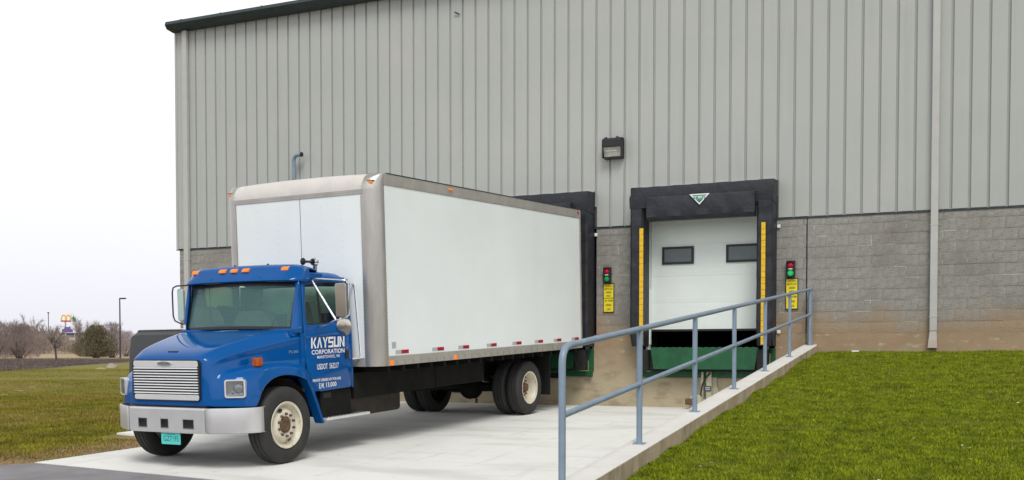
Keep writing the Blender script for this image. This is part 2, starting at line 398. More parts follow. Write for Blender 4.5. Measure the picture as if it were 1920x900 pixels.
def place_text(name, body, size, m, parent, mtx, **k):
    me = text_mesh(body, size, **k); me.transform(mtx); me.materials.clear(); me.materials.append(m); me.name = name
    return link(name, me, parent)

def fit_text(name, body, m, parent, mtx, w, h, **k):
    """text stretched to exactly w by h; mtx maps text x,y to the surface, origin at its lower left"""
    me = text_mesh(body, 1.0, align='LEFT', **k)
    xs_ = [v.co.x for v in me.vertices]; ys_ = [v.co.y for v in me.vertices]
    x0, x1, y0, y1 = min(xs_), max(xs_), min(ys_), max(ys_)
    for v in me.vertices: v.co.x = (v.co.x - x0) / (x1 - x0) * w; v.co.y = (v.co.y - y0) / (y1 - y0) * h
    me.transform(mtx); me.materials.clear(); me.materials.append(m); me.name = name
    return link(name, me, parent)

# ------------------------------------------------------------------ terrain heights
def slab_z(y):
    return 0.5855 + 0.0440 * y if y < -2.5 else 0.4755 + 0.0188 * (y + 2.5)
def lawn_z(x, y):
    y2 = max(y, -40)
    return 1.635 + 0.0922 * y2 + 0.012 * max(0, x) + 0.03 * (noise.noise(Vector((x * 0.5, y * 0.5, 3)))) + 0.045 * noise.noise(Vector((x * 1.3 + 5, y * 1.6, 8)))
def edge_x(y):                                   # left edge of the main apron
    return -11.44 + 0.14 * (y + 10.13)
def far_z(d):
    t = [(0, 0.1), (20, 0.2), (60, 0.62), (130, 0.80), (170, 1.05), (300, 2.1), (600, 4.2), (3000, 12), (9000, 30)]
    for (a, za), (b, zb) in zip(t, t[1:]):
        if d <= b: return za + (zb - za) * (d - a) / (b - a)
    return 30
def ground_z(x, y):
    d = math.hypot(x - CAM.x, y - CAM.y)
    near = slab_z(max(-24, min(0, y))) - 0.03
    k = min(1, max(0, (d - 20) / 25)); k = k * k * (3 - 2 * k)
    z = near * (1 - k) + far_z(d) * k
    if x < -14: z += 0.05 * noise.noise(Vector((x * 0.15, y * 0.15, 0))) * min(1, (-14 - x) / 4)
    if x > -2.9: z = min(z, lawn_z(x, y) - 0.25)
    return z

# ground: one sheet out to the horizon, finer near the camera
mb = MB(); rows = []
radii = [1.5 * 1.13 ** i for i in range(68)]
for r in radii:
    row = []
    for k in range(145):
        a = 2 * math.pi * k / 144; x, y = CAM.x + r * math.sin(a), CAM.y + r * math.cos(a); row.append((x, y, ground_z(x, y)))
    rows.append(row)
mb.grid(rows)

mg = bpy.data.materials.new('field_ground'); mg.use_nodes = True
n, l = mg.node_tree.nodes, mg.node_tree.links; b = n['Principled BSDF']; b.inputs['Roughness'].default_value = 0.95
geo = n.new('ShaderNodeNewGeometry'); sp = n.new('ShaderNodeSeparateXYZ'); l.new(geo.outputs['Position'], sp.inputs[0])
dist = n.new('ShaderNodeVectorMath'); dist.operation = 'DISTANCE'; dist.inputs[1].default_value = CAM; l.new(geo.outputs['Position'], dist.inputs[0])
nzb = n.new('ShaderNodeTexNoise'); nzb.inputs['Scale'].default_value = 0.06; nzb.inputs['Detail'].default_value = 6; l.new(geo.outputs['Position'], nzb.inputs['Vector'])
nzf = n.new('ShaderNodeTexNoise'); nzf.inputs['Scale'].default_value = 1.6; nzf.inputs['Detail'].default_value = 8; l.new(geo.outputs['Position'], nzf.inputs['Vector'])
def ramp(stops, src):
    r = n.new('ShaderNodeValToRGB'); cr = r.color_ramp
    while len(cr.elements) < len(stops): cr.elements.new(0.5)
    for e, (p, c) in zip(cr.elements, stops): e.position = p; e.color = (*c, 1)
    l.new(src, r.inputs[0]); return r
lawn = ramp([(0.25, (0.12, 0.12, 0.010)), (0.5, (0.19, 0.175, 0.016)), (0.62, (0.22, 0.19, 0.03)), (0.8, (0.27, 0.19, 0.07))], nzf.outputs['Fac'])
brush = ramp([(0.3, (0.060, 0.046, 0.040)), (0.7, (0.115, 0.086, 0.075))], nzf.outputs['Fac'])
hay = ramp([(0.3, (0.34, 0.25, 0.15)), (0.7, (0.48, 0.36, 0.23))], nzf.outputs['Fac'])
dn = n.new('ShaderNodeMath'); dn.operation = 'MULTIPLY_ADD'; dn.inputs[1].default_value = 60; l.new(nzb.outputs['Fac'], dn.inputs[0]); l.new(dist.outputs['Value'], dn.inputs[2])
def step(src, a, b_):
    r = n.new('ShaderNodeMapRange'); r.inputs['From Min'].default_value = a; r.inputs['From Max'].default_value = b_; l.new(src, r.inputs['Value']); return r
dp = n.new('ShaderNodeVectorMath'); dp.operation = 'DOT_PRODUCT'; dp.inputs[1].default_value = (-.8, -.6, 0); l.new(geo.outputs['Position'], dp.inputs[0])
dpn = n.new('ShaderNodeMath'); dpn.operation = 'MULTIPLY_ADD'; dpn.inputs[1].default_value = 3.0; l.new(nzb.outputs['Fac'], dpn.inputs[0]); l.new(dp.outputs['Value'], dpn.inputs[2])
s1 = step(dpn.outputs[0], 27.2, 28.2); s2 = step(dn.outputs[0], 160, 172)
m1 = n.new('ShaderNodeMixRGB'); l.new(s1.outputs[0], m1.inputs[0]); l.new(lawn.outputs[0], m1.inputs[1]); l.new(brush.outputs[0], m1.inputs[2])
m2 = n.new('ShaderNodeMixRGB'); l.new(s2.outputs[0], m2.inputs[0]); l.new(m1.outputs[0], m2.inputs[1]); l.new(hay.outputs[0], m2.inputs[2])
# bare brown strip along the apron edge
ex = n.new('ShaderNodeMath'); ex.operation = 'MULTIPLY_ADD'; ex.inputs[1].default_value = 0.14; ex.inputs[2].default_value = -11.44 + 0.14 * 10.13; l.new(sp.outputs['Y'], ex.inputs[0])
de = n.new('ShaderNodeMath'); de.operation = 'SUBTRACT'; l.new(ex.outputs[0], de.inputs[0]); l.new(sp.outputs['X'], de.inputs[1])
dnz = n.new('ShaderNodeTexNoise'); dnz.inputs['Scale'].default_value = 0.9; dnz.inputs['Detail'].default_value = 6; l.new(geo.outputs['Position'], dnz.inputs['Vector'])
de2 = n.new('ShaderNodeMath'); de2.operation = 'MULTIPLY_ADD'; de2.inputs[1].default_value = 2.6; l.new(dnz.outputs['Fac'], de2.inputs[0]); l.new(de.outputs[0], de2.inputs[2])
s3 = step(de2.outputs[0], 3.2, 2.4)
dirt = ramp([(0.3, (0.20, 0.13, 0.062)), (0.7, (0.33, 0.225, 0.12))], nzf.outputs['Fac'])
m3 = n.new('ShaderNodeMixRGB'); l.new(s3.outputs[0], m3.inputs[0]); l.new(m2.outputs[0], m3.inputs[1]); l.new(dirt.outputs[0], m3.inputs[2])
l.new(m3.outputs[0], b.inputs['Base Color'])
bp = n.new('ShaderNodeBump'); bp.inputs['Strength'].default_value = 0.8; bp.inputs['Distance'].default_value = 0.06
nb = n.new('ShaderNodeTexNoise'); nb.inputs['Scale'].default_value = 14; nb.inputs['Detail'].default_value = 6; l.new(geo.outputs['Position'], nb.inputs['Vector'])
l.new(nb.outputs['Fac'], bp.inputs['Height']); l.new(bp.outputs[0], b.inputs['Normal'])
build('ground', mb, mg, smooth=60, kind='structure')

# right lawn sheet
mb = MB()
xsl = [-2.62 + 0.35 * i for i in range(40)] + [11.5 + 3 * i for i in range(10)]
ysl = [-40 + 2.0 * i for i in range(11)] + [-17.6 + 0.4 * i for i in range(44)] + [-0.005]
mb.grid([[(x, y, lawn_z(x, y)) for x in xsl] for y in ysl])
build('lawn', mb, M['turf'], smooth=60, kind='structure')

# aprons: two concrete slabs with sawn joints, and the asphalt drive
def slab_piece(name, poly, m, dz=0.0, t=0.10):
    mb = MB(); k = len(poly)
    vs = [(x, y, slab_z(y) + dz) for x, y in poly] + [(x, y, slab_z(y) + dz - t) for x, y in poly]
    mb.add(vs, [tuple(range(k)), tuple(range(2 * k - 1, k - 1, -1))] + [(i, i + k, (i + 1) % k + k, (i + 1) % k) for i in range(k)])
    return mb
def front_y(x): return -10.132 - 0.1176 * (x + 11.44)
ap = bpy.data.objects.new('concrete_apron', None); COL.objects.link(ap); ap.location = (-7, -6, 0.3); ap['kind'] = 'structure'
cuts_y = [None, -6.35, -2.5, 0.0]
xmid = -6.9
def ex2(y): return edge_x(y)
for (ya, yb) in ((None, -6.35), (-6.35, -2.5), (-2.5, -0.002)):
    for side in (0, 1):
        g = 0.0022
        if side == 0:
            x0a = (ex2(ya) if ya else -11.44); x1 = xmid - g
        else:
            x0a = xmid + g; x1 = -2.885
        if ya is None:
            if side == 0: poly = [(-11.44, -10.132), (x1, front_y(x1)), (x1, yb - g), (ex2(yb), yb - g)]
            else: poly = [(x0a, front_y(x0a)), (x1, front_y(x1) - 0.6), (x1, yb - g), (x0a, yb - g)]
        else:
            if side == 0: poly = [(ex2(ya), ya + g), (x1, ya + g), (x1, yb - g), (ex2(yb), yb - g)]
            else: poly = [(x0a, ya + g), (x1, ya + g), (x1, yb - g), (x0a, yb - g)]
        build('slab', slab_piece('slab', poly, None), M['slab'], ap)
build('joint_filler', slab_piece('j', [(-11.3, -10.0), (-2.9, -10.9), (-2.9, -0.05), (-9.9, -0.05)], None, dz=-0.006, t=0.05), M['found'], ap)
poly = [(-13.02, -7.09), (edge_x(-7.45) - 0.012, -7.47), (edge_x(-2.5) - 0.012, -2.5), (edge_x(0) - 0.012, -0.002), (-12.0, -0.002), (-12.4, -2.5)]
s2_ = build('side_apron', slab_piece('s', poly, None), M['slab'], kind='structure')
poly = [(-60, -10.55), (-14.5, -10.5), (-11.72, -10.42), (-11.45, -10.14), (-2.9, front_y(-2.9) - 0.61), (-2.9, -40), (-60, -40)]
mb = MB(); vs = []
mb2 = MB()
ys = [-10.14, -12, -14, -16, -18, -20, -22, -24, -30, -40]
def asz(y): return slab_z(max(y, -24)) - 0.006
front_pts = [(-60, -11.6), (-30, -10.9), (-14.5, -10.62), (-11.72, -10.47), (-11.445, -10.137), (-6.9, front_y(-6.9) - 0.003), (-6.89, front_y(-6.89) - 0.003), (-2.89, front_y(-2.89) - 0.603)]
rows = [[(x, y, asz(y)) for x, y in front_pts]]
for yy in (-12.5, -15, -18, -21, -24, -32, -45): rows.append([(x, yy, asz(yy)) for x, y in front_pts])
mb.grid(rows)
build('asphalt_drive', mb, M['asphalt'], smooth=30, kind='structure')

# ------------------------------------------------------------------ warehouse
Z_SID, Z_EAVE = 4.193, 9.60
wh = thing('warehouse', 'tall warehouse with pale grey ribbed metal siding over a split-face block base', 'building', (-8, 0.0, 0.5))
GX = [-17.338 + 0.291 * i + 0.001 * i * i * 0.45 for i in range(61)]
# rib positions measured along the wall
coef = None
gx = [GXI for GXI in (-17.406 + 0.3048 * i for i in range(-2, 104))]
W0 = 0.3048
pm = MB()
prof = [(0.0, 0.041), (0.018, 0.041), (0.025, 0.0), (0.15, -0.0012), (W0 - 0.025, 0.0), (W0 - 0.018, 0.041), (W0, 0.041)]
pm.grid([[(x, y, Z_SID) for x, y in prof], [(x, y, Z_EAVE) for x, y in prof]])
panel_me = pm.mesh('siding_panel', M['siding'])
short_me = MB().grid([[(x, y, 4.61) for x, y in prof], [(x, y, Z_EAVE) for x, y in prof]]).mesh('siding_panel', M['siding'])
OPEN = ((-9.80, -7.12), (-6.14, -3.44))
def off(o): return o
for i in range(len(gx) - 1):
    x0, x1 = gx[i], gx[i + 1]
    if x0 < -18.02: x0 = -17.99
    o = link('siding_panel', short_me if any(a_ < x0 + .08 and x1 - .08 < b_ for a_, b_ in OPEN) else panel_me, wh, (x0 + 8, 0.0, -0.5)); o.scale.x = (x1 - x0) / W0
XR = gx[-1]
mb = MB().box(-18.05, -17.99, -0.012, 0.35, Z_SID - 0.02, Z_EAVE); build('corner_trim', mb, M['siding'], wh)
mb = MB().box(-18.04, XR, 0.062, 0.20, 4.62, Z_EAVE).box(-18.04, -9.76, 0.062, 0.20, Z_SID + 0.02, 4.618).box(-7.16, -6.08, 0.062, 0.20, Z_SID + 0.02, 4.618).box(-3.46, XR, 0.062, 0.20, Z_SID + 0.02, 4.618); build('wall_backing', mb, M['wallback'], wh)
mb = MB().box(-18.03, -18.0, 0.352, 28, Z_SID, Z_EAVE).box(-17.9, -17.8, 0.352, 28, 0.3, Z_SID); build('side_wall', mb, M['siding'], wh)
for xa, xb in ((-18.06, -9.80), (-7.12, -6.10), (-3.44, XR)):
    mb = MB(); mb.prism([(-0.022, Z_SID - 0.035), (0.06, Z_SID - 0.035), (0.06, Z_SID - 0.003), (0.03, Z_SID - 0.003), (-0.016, Z_SID - 0.028)], 0, xa, xb); build('base_flashing', mb, M['trimdark'], wh)
mb = MB(); mb.prism([(0.3, Z_EAVE + 0.12), (28, Z_EAVE + 1.6), (28, Z_EAVE + 1.45), (0.3, Z_EAVE)], 0, -18.1, XR); build('roof', mb, M['trimdark'], wh)
mb = MB(); mb.prism([(-0.30, 9.70), (-0.33, 9.62), (-0.26, 9.53), (-0.02, 9.50), (-0.02, 9.703), (-0.12, 9.703)], 0, -18.07, XR); build('gutter', mb, M['trimdark'], wh)
for k in range(30):
    x = -17.6 + k * 1.2
    if x < XR:
        mb = MB().box(x, x + 0.03, -0.315, -0.05, 9.700, 9.7065); build('gutter_strap', mb, M['trimdark'], wh)

# block courses
C_TOP, C_H = Z_SID - 0.0, 0.2032
course_z = [Z_SID - 0.186 - C_H * k for k in range(0, 11)]          # bottom joint of each course
Z_CON = course_z[10] + 0.0
def block_mesh(seed, h):
    mbk = MB(); nx, nz = 5, 3; w = 0.3965; rows = []
    for j in range(nz + 1):
        row = []
        for i in range(nx + 1):
            edge = i in (0, nx) or j in (0, nz)
            d = 0.0 if edge else -0.003 - 0.007 * (0.5 + 0.5 * noise.noise(Vector((i * 1.7 + seed * 9, j * 2.3, seed))))
            row.append((i * w / nx, d, j * h / nz))
        rows.append(row)
    mbk.grid(rows)
    mbk.add([(0, 0, 0), (w, 0, 0), (w, 0.03, 0), (0, 0.03, 0), (0, 0, h), (w, 0, h), (w, 0.03, h), (0, 0.03, h)],
            [(0, 3, 2, 1), (4, 5, 6, 7), (0, 4, 7, 3), (1, 2, 6, 5)])
    return mbk
HB = C_H - 0.009
bl_meshes = [block_mesh(s, HB).mesh('block', M['block'], smooth=50) for s in range(8)]
bl_top = [block_mesh(s + 20, 0.186 - 0.045).mesh('block', M['block'], smooth=50) for s in range(4)]
mb = MB().box(-17.96, -9.87, 0.0035, 0.30, Z_CON, Z_SID - 0.036).box(-7.03, -6.04, 0.0035, 0.30, Z_CON, Z_SID - 0.036).box(-3.48, XR, 0.0035, 0.30, Z_CON, Z_SID - 0.036)
build('mortar_bed', mb, M['mortar'], wh)
visible, rest = [(-17.95, -15.6), (-7.03, -6.05), (-3.47, 1.55)], [(-15.6, -9.87), (1.55, XR - 0.1)]
rmb = MB(); bi = 0
for k in range(11):
    z0 = course_z[k]
    ph = 0.2032 * (k % 2)
    xg = [-22.0 + ph + 0.4064 * i for i in range(120)]
    for (a, b_) in visible + rest:
        cuts = [a] + [x for x in xg if a + 0.03 < x < b_ - 0.03] + [b_]
        if a == -3.47: cuts = sorted([c for c in cuts if abs(c + 2.832) > 0.06] + [-2.832])
        for c0, c1 in zip(cuts, cuts[1:]):
            w = c1 - c0 - 0.009
            me = (bl_top if k == 0 else bl_meshes)[random.randrange(4 if k == 0 else 8)]
            if (a, b_) in visible:
                o = link('block', me, wh, (c0 + 8 + 0.0045, 0.0 + random.uniform(-0.003, 0.003), z0 - 0.5 + 0.0045)); o.scale.x = w / 0.3965
            else:
                h = (0.141 if k == 0 else HB)
                rmb.box(c0 + 0.0045, c1 - 0.0045, -0.008, 0.02, z0 + 0.0045, z0 + 0.0045 + h)
build('block', rmb, M['block'], wh, kind='stuff')
mb = MB().box(-2.845, -2.820, -0.004, 0.02, Z_CON - 0.0, Z_SID - 0.04); build('control_joint', mb, M['black'], wh)
# foundation wall, with pits for the two levelers
Z_DOCK = 1.715
def found(x0, x1, z0, z1): return MB().box(x0, x1, -0.012, 0.35, z0, z1)
for (x0, x1) in ((-17.98, -9.80), (-7.11, -6.06), (-3.42, XR)):
    build('foundation', found(x0, x1, -0.2, Z_CON), M['found'], wh)
for cx in (-4.76, -8.44):
    build('foundation', found(cx - 1.30, cx + 1.34 if cx > -6 else cx + 1.33, -0.2, 1.12), M['found'], wh)
mb = MB().box(-2.842, -2.824, -0.018, 0.0, 1.55, Z_CON - 0.002); build('control_joint', mb, M['trimdark'], wh)
# downspouts
def spout(x0, x1, zbot, boot):
    m_ = MB().box(x0, x1, -0.115, -0.02, boot, 9.5)
    o = build('downspout', m_, M['spout'], wh, bevel=0.012)
    m_ = MB(); m_.add([(x0 + 0.005, -0.110, boot - 0.003), (x1 - 0.005, -0.110, boot - 0.003), (x1 - 0.005, -0.025, boot - 0.003), (x0 + 0.005, -0.025, boot - 0.003),
                 (x0 - 0.025, -0.15, zbot), (x1 + 0.01, -0.15, zbot), (x1 + 0.01, -0.03, zbot), (x0 - 0.025, -0.03, zbot)],
                [(0, 1, 2, 3), (4, 7, 6, 5), (0, 4, 5, 1), (1, 5, 6, 2), (2, 6, 7, 3), (3, 7, 4, 0)])
    s_ = build('downspout_boot', m_, M['spout'], wh)
    for z in (2.25, 3.9):
        st = MB().box(x0 - 0.008, x1 + 0.008, -0.119, -0.016, z, z + 0.02); q = build('strap', st, M['spout'], o)
spout(-0.665, -0.540, 1.70, 2.0)
spout(-17.74, -17.60, 0.6, 0.9)

# overhead doors inside their openings
def overhead_door(cx):
    frame = MB().box(cx - 1.225, cx - 1.16, 0.03, 0.17, 1.45, 4.6).box(cx + 1.16, cx + 1.225, 0.03, 0.17, 1.45, 4.6).box(cx - 1.29, cx + 1.29, 0.21, 0.3, 4.50, 4.6)
    d = build('dock_door', frame, M['door'], wh)
    zs = [2.085, 2.62, 3.15, 3.78, 4.60]
    for k in range(4):
        m_ = MB().box(cx - 1.15, cx + 1.15, 0.15, 0.20, zs[k] + 0.001, zs[k + 1] - 0.001)
        for j in range(1, 7):                                     # shallow pressed ribs
            z = zs[k] + j * (zs[k + 1] - zs[k]) / 7
            m_.box(cx - 1.148, cx + 1.148, 0.148, 0.1505, z - 0.03, z + 0.03)
        build('door_panel', m_, M['door'], d)
    seal = MB().box(cx - 1.15, cx + 1.15, 0.145, 0.205, 2.045, 2.083); build('bottom_seal', seal, M['black'], d)
    for (a, b_) in ((-0.92, -0.275), (0.37, 1.015)):
        fr = MB(); x0, x1, z0, z1 = cx + a, cx + b_, 3.385, 3.735; t = 0.045
        fr.box(x0, x1, 0.118, 0.147, z0, z0 + t).box(x0, x1, 0.118, 0.147, z1 - t, z1).box(x0, x0 + t, 0.119, 0.147, z0 + t, z1 - t).box(x1 - t, x1, 0.119, 0.147, z0 + t, z1 - t)
        build('window_frame', fr, M['black'], d)
        pn = MB().box(x0 + t, x1 - t, 0.130, 0.144, z0 + t, z1 - t); build('window_pane', pn, M['doorglass'], d)
    tr = MB().box(cx - 1.165, cx - 1.14, 0.06, 0.14, 1.78, 2.9); build('door_track', tr, M['door'], d)
overhead_door(-4.76); overhead_door(-8.44)
mb = MB().box(-9.9, -3.3, 0.9, 3.4, 1.70, 4.7)     # interior under the door, its dimness put into a near-black colour
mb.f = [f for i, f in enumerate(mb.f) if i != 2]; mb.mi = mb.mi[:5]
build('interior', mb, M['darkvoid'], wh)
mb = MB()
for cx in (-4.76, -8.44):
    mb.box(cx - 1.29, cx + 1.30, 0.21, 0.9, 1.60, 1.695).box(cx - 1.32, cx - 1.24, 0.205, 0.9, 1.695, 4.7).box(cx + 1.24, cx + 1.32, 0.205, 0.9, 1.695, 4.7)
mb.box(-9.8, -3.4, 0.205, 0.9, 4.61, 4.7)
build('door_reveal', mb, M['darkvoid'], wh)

# ------------------------------------------------------------------ dock seals
def dock_seal(cx, label):
    L, Rr = cx - 1.415, cx + 1.37
    D = 0.45
    t = thing('dock_seal', label, 'dock seal', (cx, -0.02, 1.7), 'dock seals framing the two truck bays')
    for s_ in (-1, 1):
        xo = L if s_ < 0 else Rr; xi = cx - 1.15 if s_ < 0 else cx + 1.065
        a, b_ = min(xo, xi), max(xo, xi)
        rows = []
        for k in range(41):                               # fabric pad with soft horizontal creases
            z = 1.74 + k * (4.87 - 1.74) / 40
            dep = D + (0.006 * math.sin(k * 2.3) + 0.008 * math.sin(k * 1.1 + s_) if 0 < k < 40 else 0)
            if k < 3: dep -= 0.12 * (3 - k) / 3
            cx_ = 0.035
            rows.append([(a, -0.0, z), (a, -dep + cx_, z), (a + cx_, -dep, z), (b_ - cx_, -dep, z), (b_, -dep + cx_, z), (b_, -0.0, z), (a, 0.0, z)])
        m_ = MB().grid(rows); m_.add(rows[0][:6], [tuple(range(6))]); m_.add(rows[-1][:6], [tuple(range(6))])
        build('side_pad', m_, M['seal'], t, smooth=35)
        xs0 = a + 0.205 if s_ < 0 else a + 0.098
        for k in range(20):                               # overlapped yellow guide flaps
            z1 = 4.06 - k * 0.115; 
            m_ = MB().box(xs0, xs0 + 0.075, -D - 0.035, -D - 0.012, z1 - 0.110, z1)
            q = build('guide_flap', m_, M['yellow'], t)
    rows = []
    for k in range(23):                                   # head box
        x = (L - .008) + (Rr - L + .016) * (k / 22) ** 1.25; c_ = 0.16 * max(0, 1 - (x - L) / .14) ** 2
        rows.append([(x, -0.0, 4.875), (x, -0.0, 4.91 - c_), (x, -0.16, 4.89 - c_), (x, -D - 0.01, 4.865 - c_ - 0.004 * math.sin(k * 1.9)), (x, -D - 0.03, 4.80 - c_ + 0.006 * math.sin(k)), (x, -D - 0.02, 4.60), (x, -D - 0.0, 4.46), (x, -0.02, 4.44)])
    m_ = MB().grid(rows); m_.add(rows[0], [tuple(range(8))]); m_.add(rows[-1], [tuple(range(8))])
    build('head_frame', m_, M['seal'], t, smooth=40)
    rows = []
    for k in range(17):
        x = cx - 1.055 + k * 2.10 / 16; w_ = 0.012 * math.sin(k * 1.7)
        rows.append([(x, -D + 0.05, 4.66), (x, -D - 0.06, 4.66), (x, -D - 0.085 - w_, 4.62), (x, -D - 0.08 + w_, 4.42), (x, -D - 0.085 - w_, 4.26), (x, -D - 0.02, 4.195), (x, -D + 0.12, 4.195)])
    m_ = MB().grid(rows); m_.add(rows[0], [tuple(range(7))]); m_.add(rows[-1], [tuple(range(7))])
    build('head_pad', m_, M['seal'], t, smooth=40)
    m_ = MB().box(L + 0.03, Rr, -0.05, -0.005, 4.905, 4.935); build('top_flashing', m_, M['siding'], t)
    # triangular maker's badge
    bx, bz, yy = cx + 0.0, 4.655, -D - 0.103
    tri = [(bx - 0.195, bz), (bx + 0.195, bz), (bx, bz - 0.205)]
    m_ = MB().prism([(p[0], p[1]) for p in tri], 1, yy - 0.004, yy); lg = build('badge', m_, M['lettering'], t)
    m_ = MB().prism([(bx - 0.145, bz - 0.020), (bx + 0.145, bz - 0.020), (bx + 0.125, bz - 0.042), (bx - 0.125, bz - 0.042)], 1, yy - 0.006, yy - 0.0045)
    m_.prism([(bx - 0.07, bz - 0.105), (bx + 0.07, bz - 0.105), (bx, bz - 0.175)], 1, yy - 0.006, yy - 0.0045); build('badge_green', m_, M['logogreen'], lg)
    mt = Matrix.Translation((bx - cx, yy - 0.0075 + 0.02, bz - 0.097 - 1.7)) @ Matrix.Rotation(math.pi / 2, 4, 'X')
    place_text('badge_lettering', 'KELLEY', 0.062, M['logogreen'], lg, mt, xs=1.15, bold=0.003)
    return t
dock_seal(-4.76, 'black padded dock seal framing the empty white overhead door, badge in full view')
dock_seal(-8.44, 'black padded dock seal with the box truck backed into it')

# ------------------------------------------------------------------ dock levelers
def leveler(cx, label):
    t = thing('dock_leveler', label, 'dock leveler', (cx, -0.02, 1.2), 'green dock levelers under the bay doors')
    m_ = MB(); vs = [(cx - 1.03, -0.30, 1.71), (cx + 1.09, -0.30, 1.71), (cx + 1.02, -0.335, 1.29), (cx - 0.96, -0.335, 1.29)]
    m_.add(vs + [(x, y + 0.03, z) for x, y, z in vs], [(0, 1, 2, 3), (7, 6, 5, 4), (0, 4, 5, 1), (1, 5, 6, 2), (2, 6, 7, 3), (3, 7, 4, 0)])
    build('lip', m_, M['dockgreen'], t)
    m_ = MB()
    for k in range(16):
        x = cx - 1.0 + k * 0.13; m_.tube([(x, -0.285, 1.706), (x + 0.09, -0.285, 1.706)], 0.016, 8)
    build('hinge', m_, M['dockgreen'], t, smooth=40)
    m_ = MB().box(cx - 1.02, cx + 1.05, -0.27, 0.9, 1.675, 1.705); build('deck', m_, M['rubber'], t)
    m_ = MB().box(cx - 1.05, cx + 1.08, -0.262, -0.02, 1.24, 1.67); build('pit_face', m_, M['darkvoid'], t)
    m_ = MB().box(cx - 1.28, cx + 1.34, -0.10, -0.015, 1.13, 1.235); build('base_angle', m_, M['dockgreen'], t)
    for s_ in (-1, 1):
        m_ = MB().box(cx + s_ * 1.32 - 0.045, cx + s_ * 1.32 + 0.045, -0.095, -0.014, 1.24, 1.70); build('side_angle', m_, M['dockgreen'], t)
        x0 = cx + s_ * 1.17
        m_ = MB()
        for k in range(5): m_.box(x0 - 0.095, x0 + 0.095, -0.37 + 0.004 * (k % 2), -0.1, 1.25 + k * 0.085, 1.25 + k * 0.085 + 0.0845)
        build('rubber_bumper', m_, M['rubber'], t)
    return t
leveler(-4.76, 'green steel leveler lip hanging below the white overhead door')
leveler(-8.44, 'green leveler mostly hidden behind the truck tail')

# vehicle restraint under the open bay
t = thing('vehicle_restraint', 'cream painted wheel-stop restraint hooked below the green leveler', 'vehicle restraint', (-4.75, -0.02, slab_z(-0.2)))
mb = MB(); mb.prism([(-4.88, 1.28), (-4.53, 1.28), (-4.52, 0.98), (-4.46, 0.80), (-4.22, 0.66), (-4.24, 0.55), (-4.98, 0.55), (-4.90, 0.72), (-4.85, 0.95)], 1, -0.06, -0.016)
build('wall_plate', mb, M['cream'], t)
mb = MB().box(-4.80, -4.76, -0.16, -0.062, 0.62, 1.27).box(-4.70, -4.60, -0.16, -0.062, 0.62, 1.27); build('track', mb, M['cream'], t)
mb = MB().lathe([(-0.08, 0.0), (-0.08, 0.13), (0.06, 0.14), (0.06, 0.0)], (-4.88, -0.26, 0.66), axis=1, n=24); mb.box(-5.0, -4.72, -0.24, -0.07, 0.58, 0.70); build('hook_carriage', mb, M['cream'], t, smooth=40)
mb = MB().tube([(-4.62, -0.17, 1.22), (-4.71, -0.19, 1.12), (-4.77, -0.2, 0.98), (-4.80, -0.2, 0.80), (-4.77, -0.2, 0.68)], 0.014, 8); build('cable', mb, M['black'], t, smooth=50)
mb = MB().box(-4.735, -4.60, -0.175, -0.165, 0.86, 0.96); build('decal', mb, M['trimdark'], t)
mb = MB().box(-4.715, -4.62, -0.178, -0.1755, 0.885, 0.905).box(-4.715, -4.62, -0.178, -0.1755, 0.92, 0.94); build('decal_text', mb, M['silvertape'], t)
mb = MB().box(-5.06, -4.9, -0.42, -0.24, 0.60, 0.72); build('roller_housing', mb, M['rust'], t, bevel=0.02)
tagt(build('conduit', MB().tube([(-4.165, -0.045, 0.6), (-4.165, -0.045, 1.19)], 0.016, 8), M['cream'], smooth=40), 'short pale conduit on the wall right of the cream restraint', 'conduit')

# ------------------------------------------------------------------ signal lights and signs
def signal(x, label, lens):
    t = thing('signal_light', label, 'signal light', (x, -0.02, 3.045), 'red and green dock signal lights')
    build('housing', MB().box(x - 0.082, x + 0.082, -0.10, -0.018, 3.045, 3.36), M['black'], t, bevel=0.012)
    for z, m_, nm in ((3.275, M['sigred'], 'red_lens'), (3.125, lens, 'green_lens')):
        build(nm, MB().lathe([(-0.135, 0.0), (-0.13, 0.03), (-0.118, 0.048), (-0.10, 0.055), (-0.099, 0.0)], (x, 0, z), axis=1, n=20), m_, t, smooth=40)
        hv = MB(); 
        for k in range(9):
            a0, a1 = math.radians(20 + k * 140 / 9), math.radians(20 + (k + 1) * 140 / 9)
            hv.add([(x + 0.066 * math.cos(a0), -0.10, z + 0.066 * math.sin(a0)), (x + 0.066 * math.cos(a1), -0.10, z + 0.066 * math.sin(a1)),
                    (x + 0.066 * math.cos(a1), -0.16, z + 0.062 * math.sin(a1)), (x + 0.066 * math.cos(a0), -0.16, z + 0.062 * math.sin(a0))], [(0, 1, 2, 3)])
        build('visor', hv, M['black'], t, smooth=60)
    build('status_tag', MB().box(x - 0.035, x + 0.035, -0.104, -0.1015, 3.190, 3.210), M['lettering'], t)
    return t
signal(-6.776, 'red over green signal light between the two dock doors, above the left yellow sign', M['siggreen2'])
signal(-3.118, 'red over green signal light right of the white door, green glowing brighter', M['siggreen'])

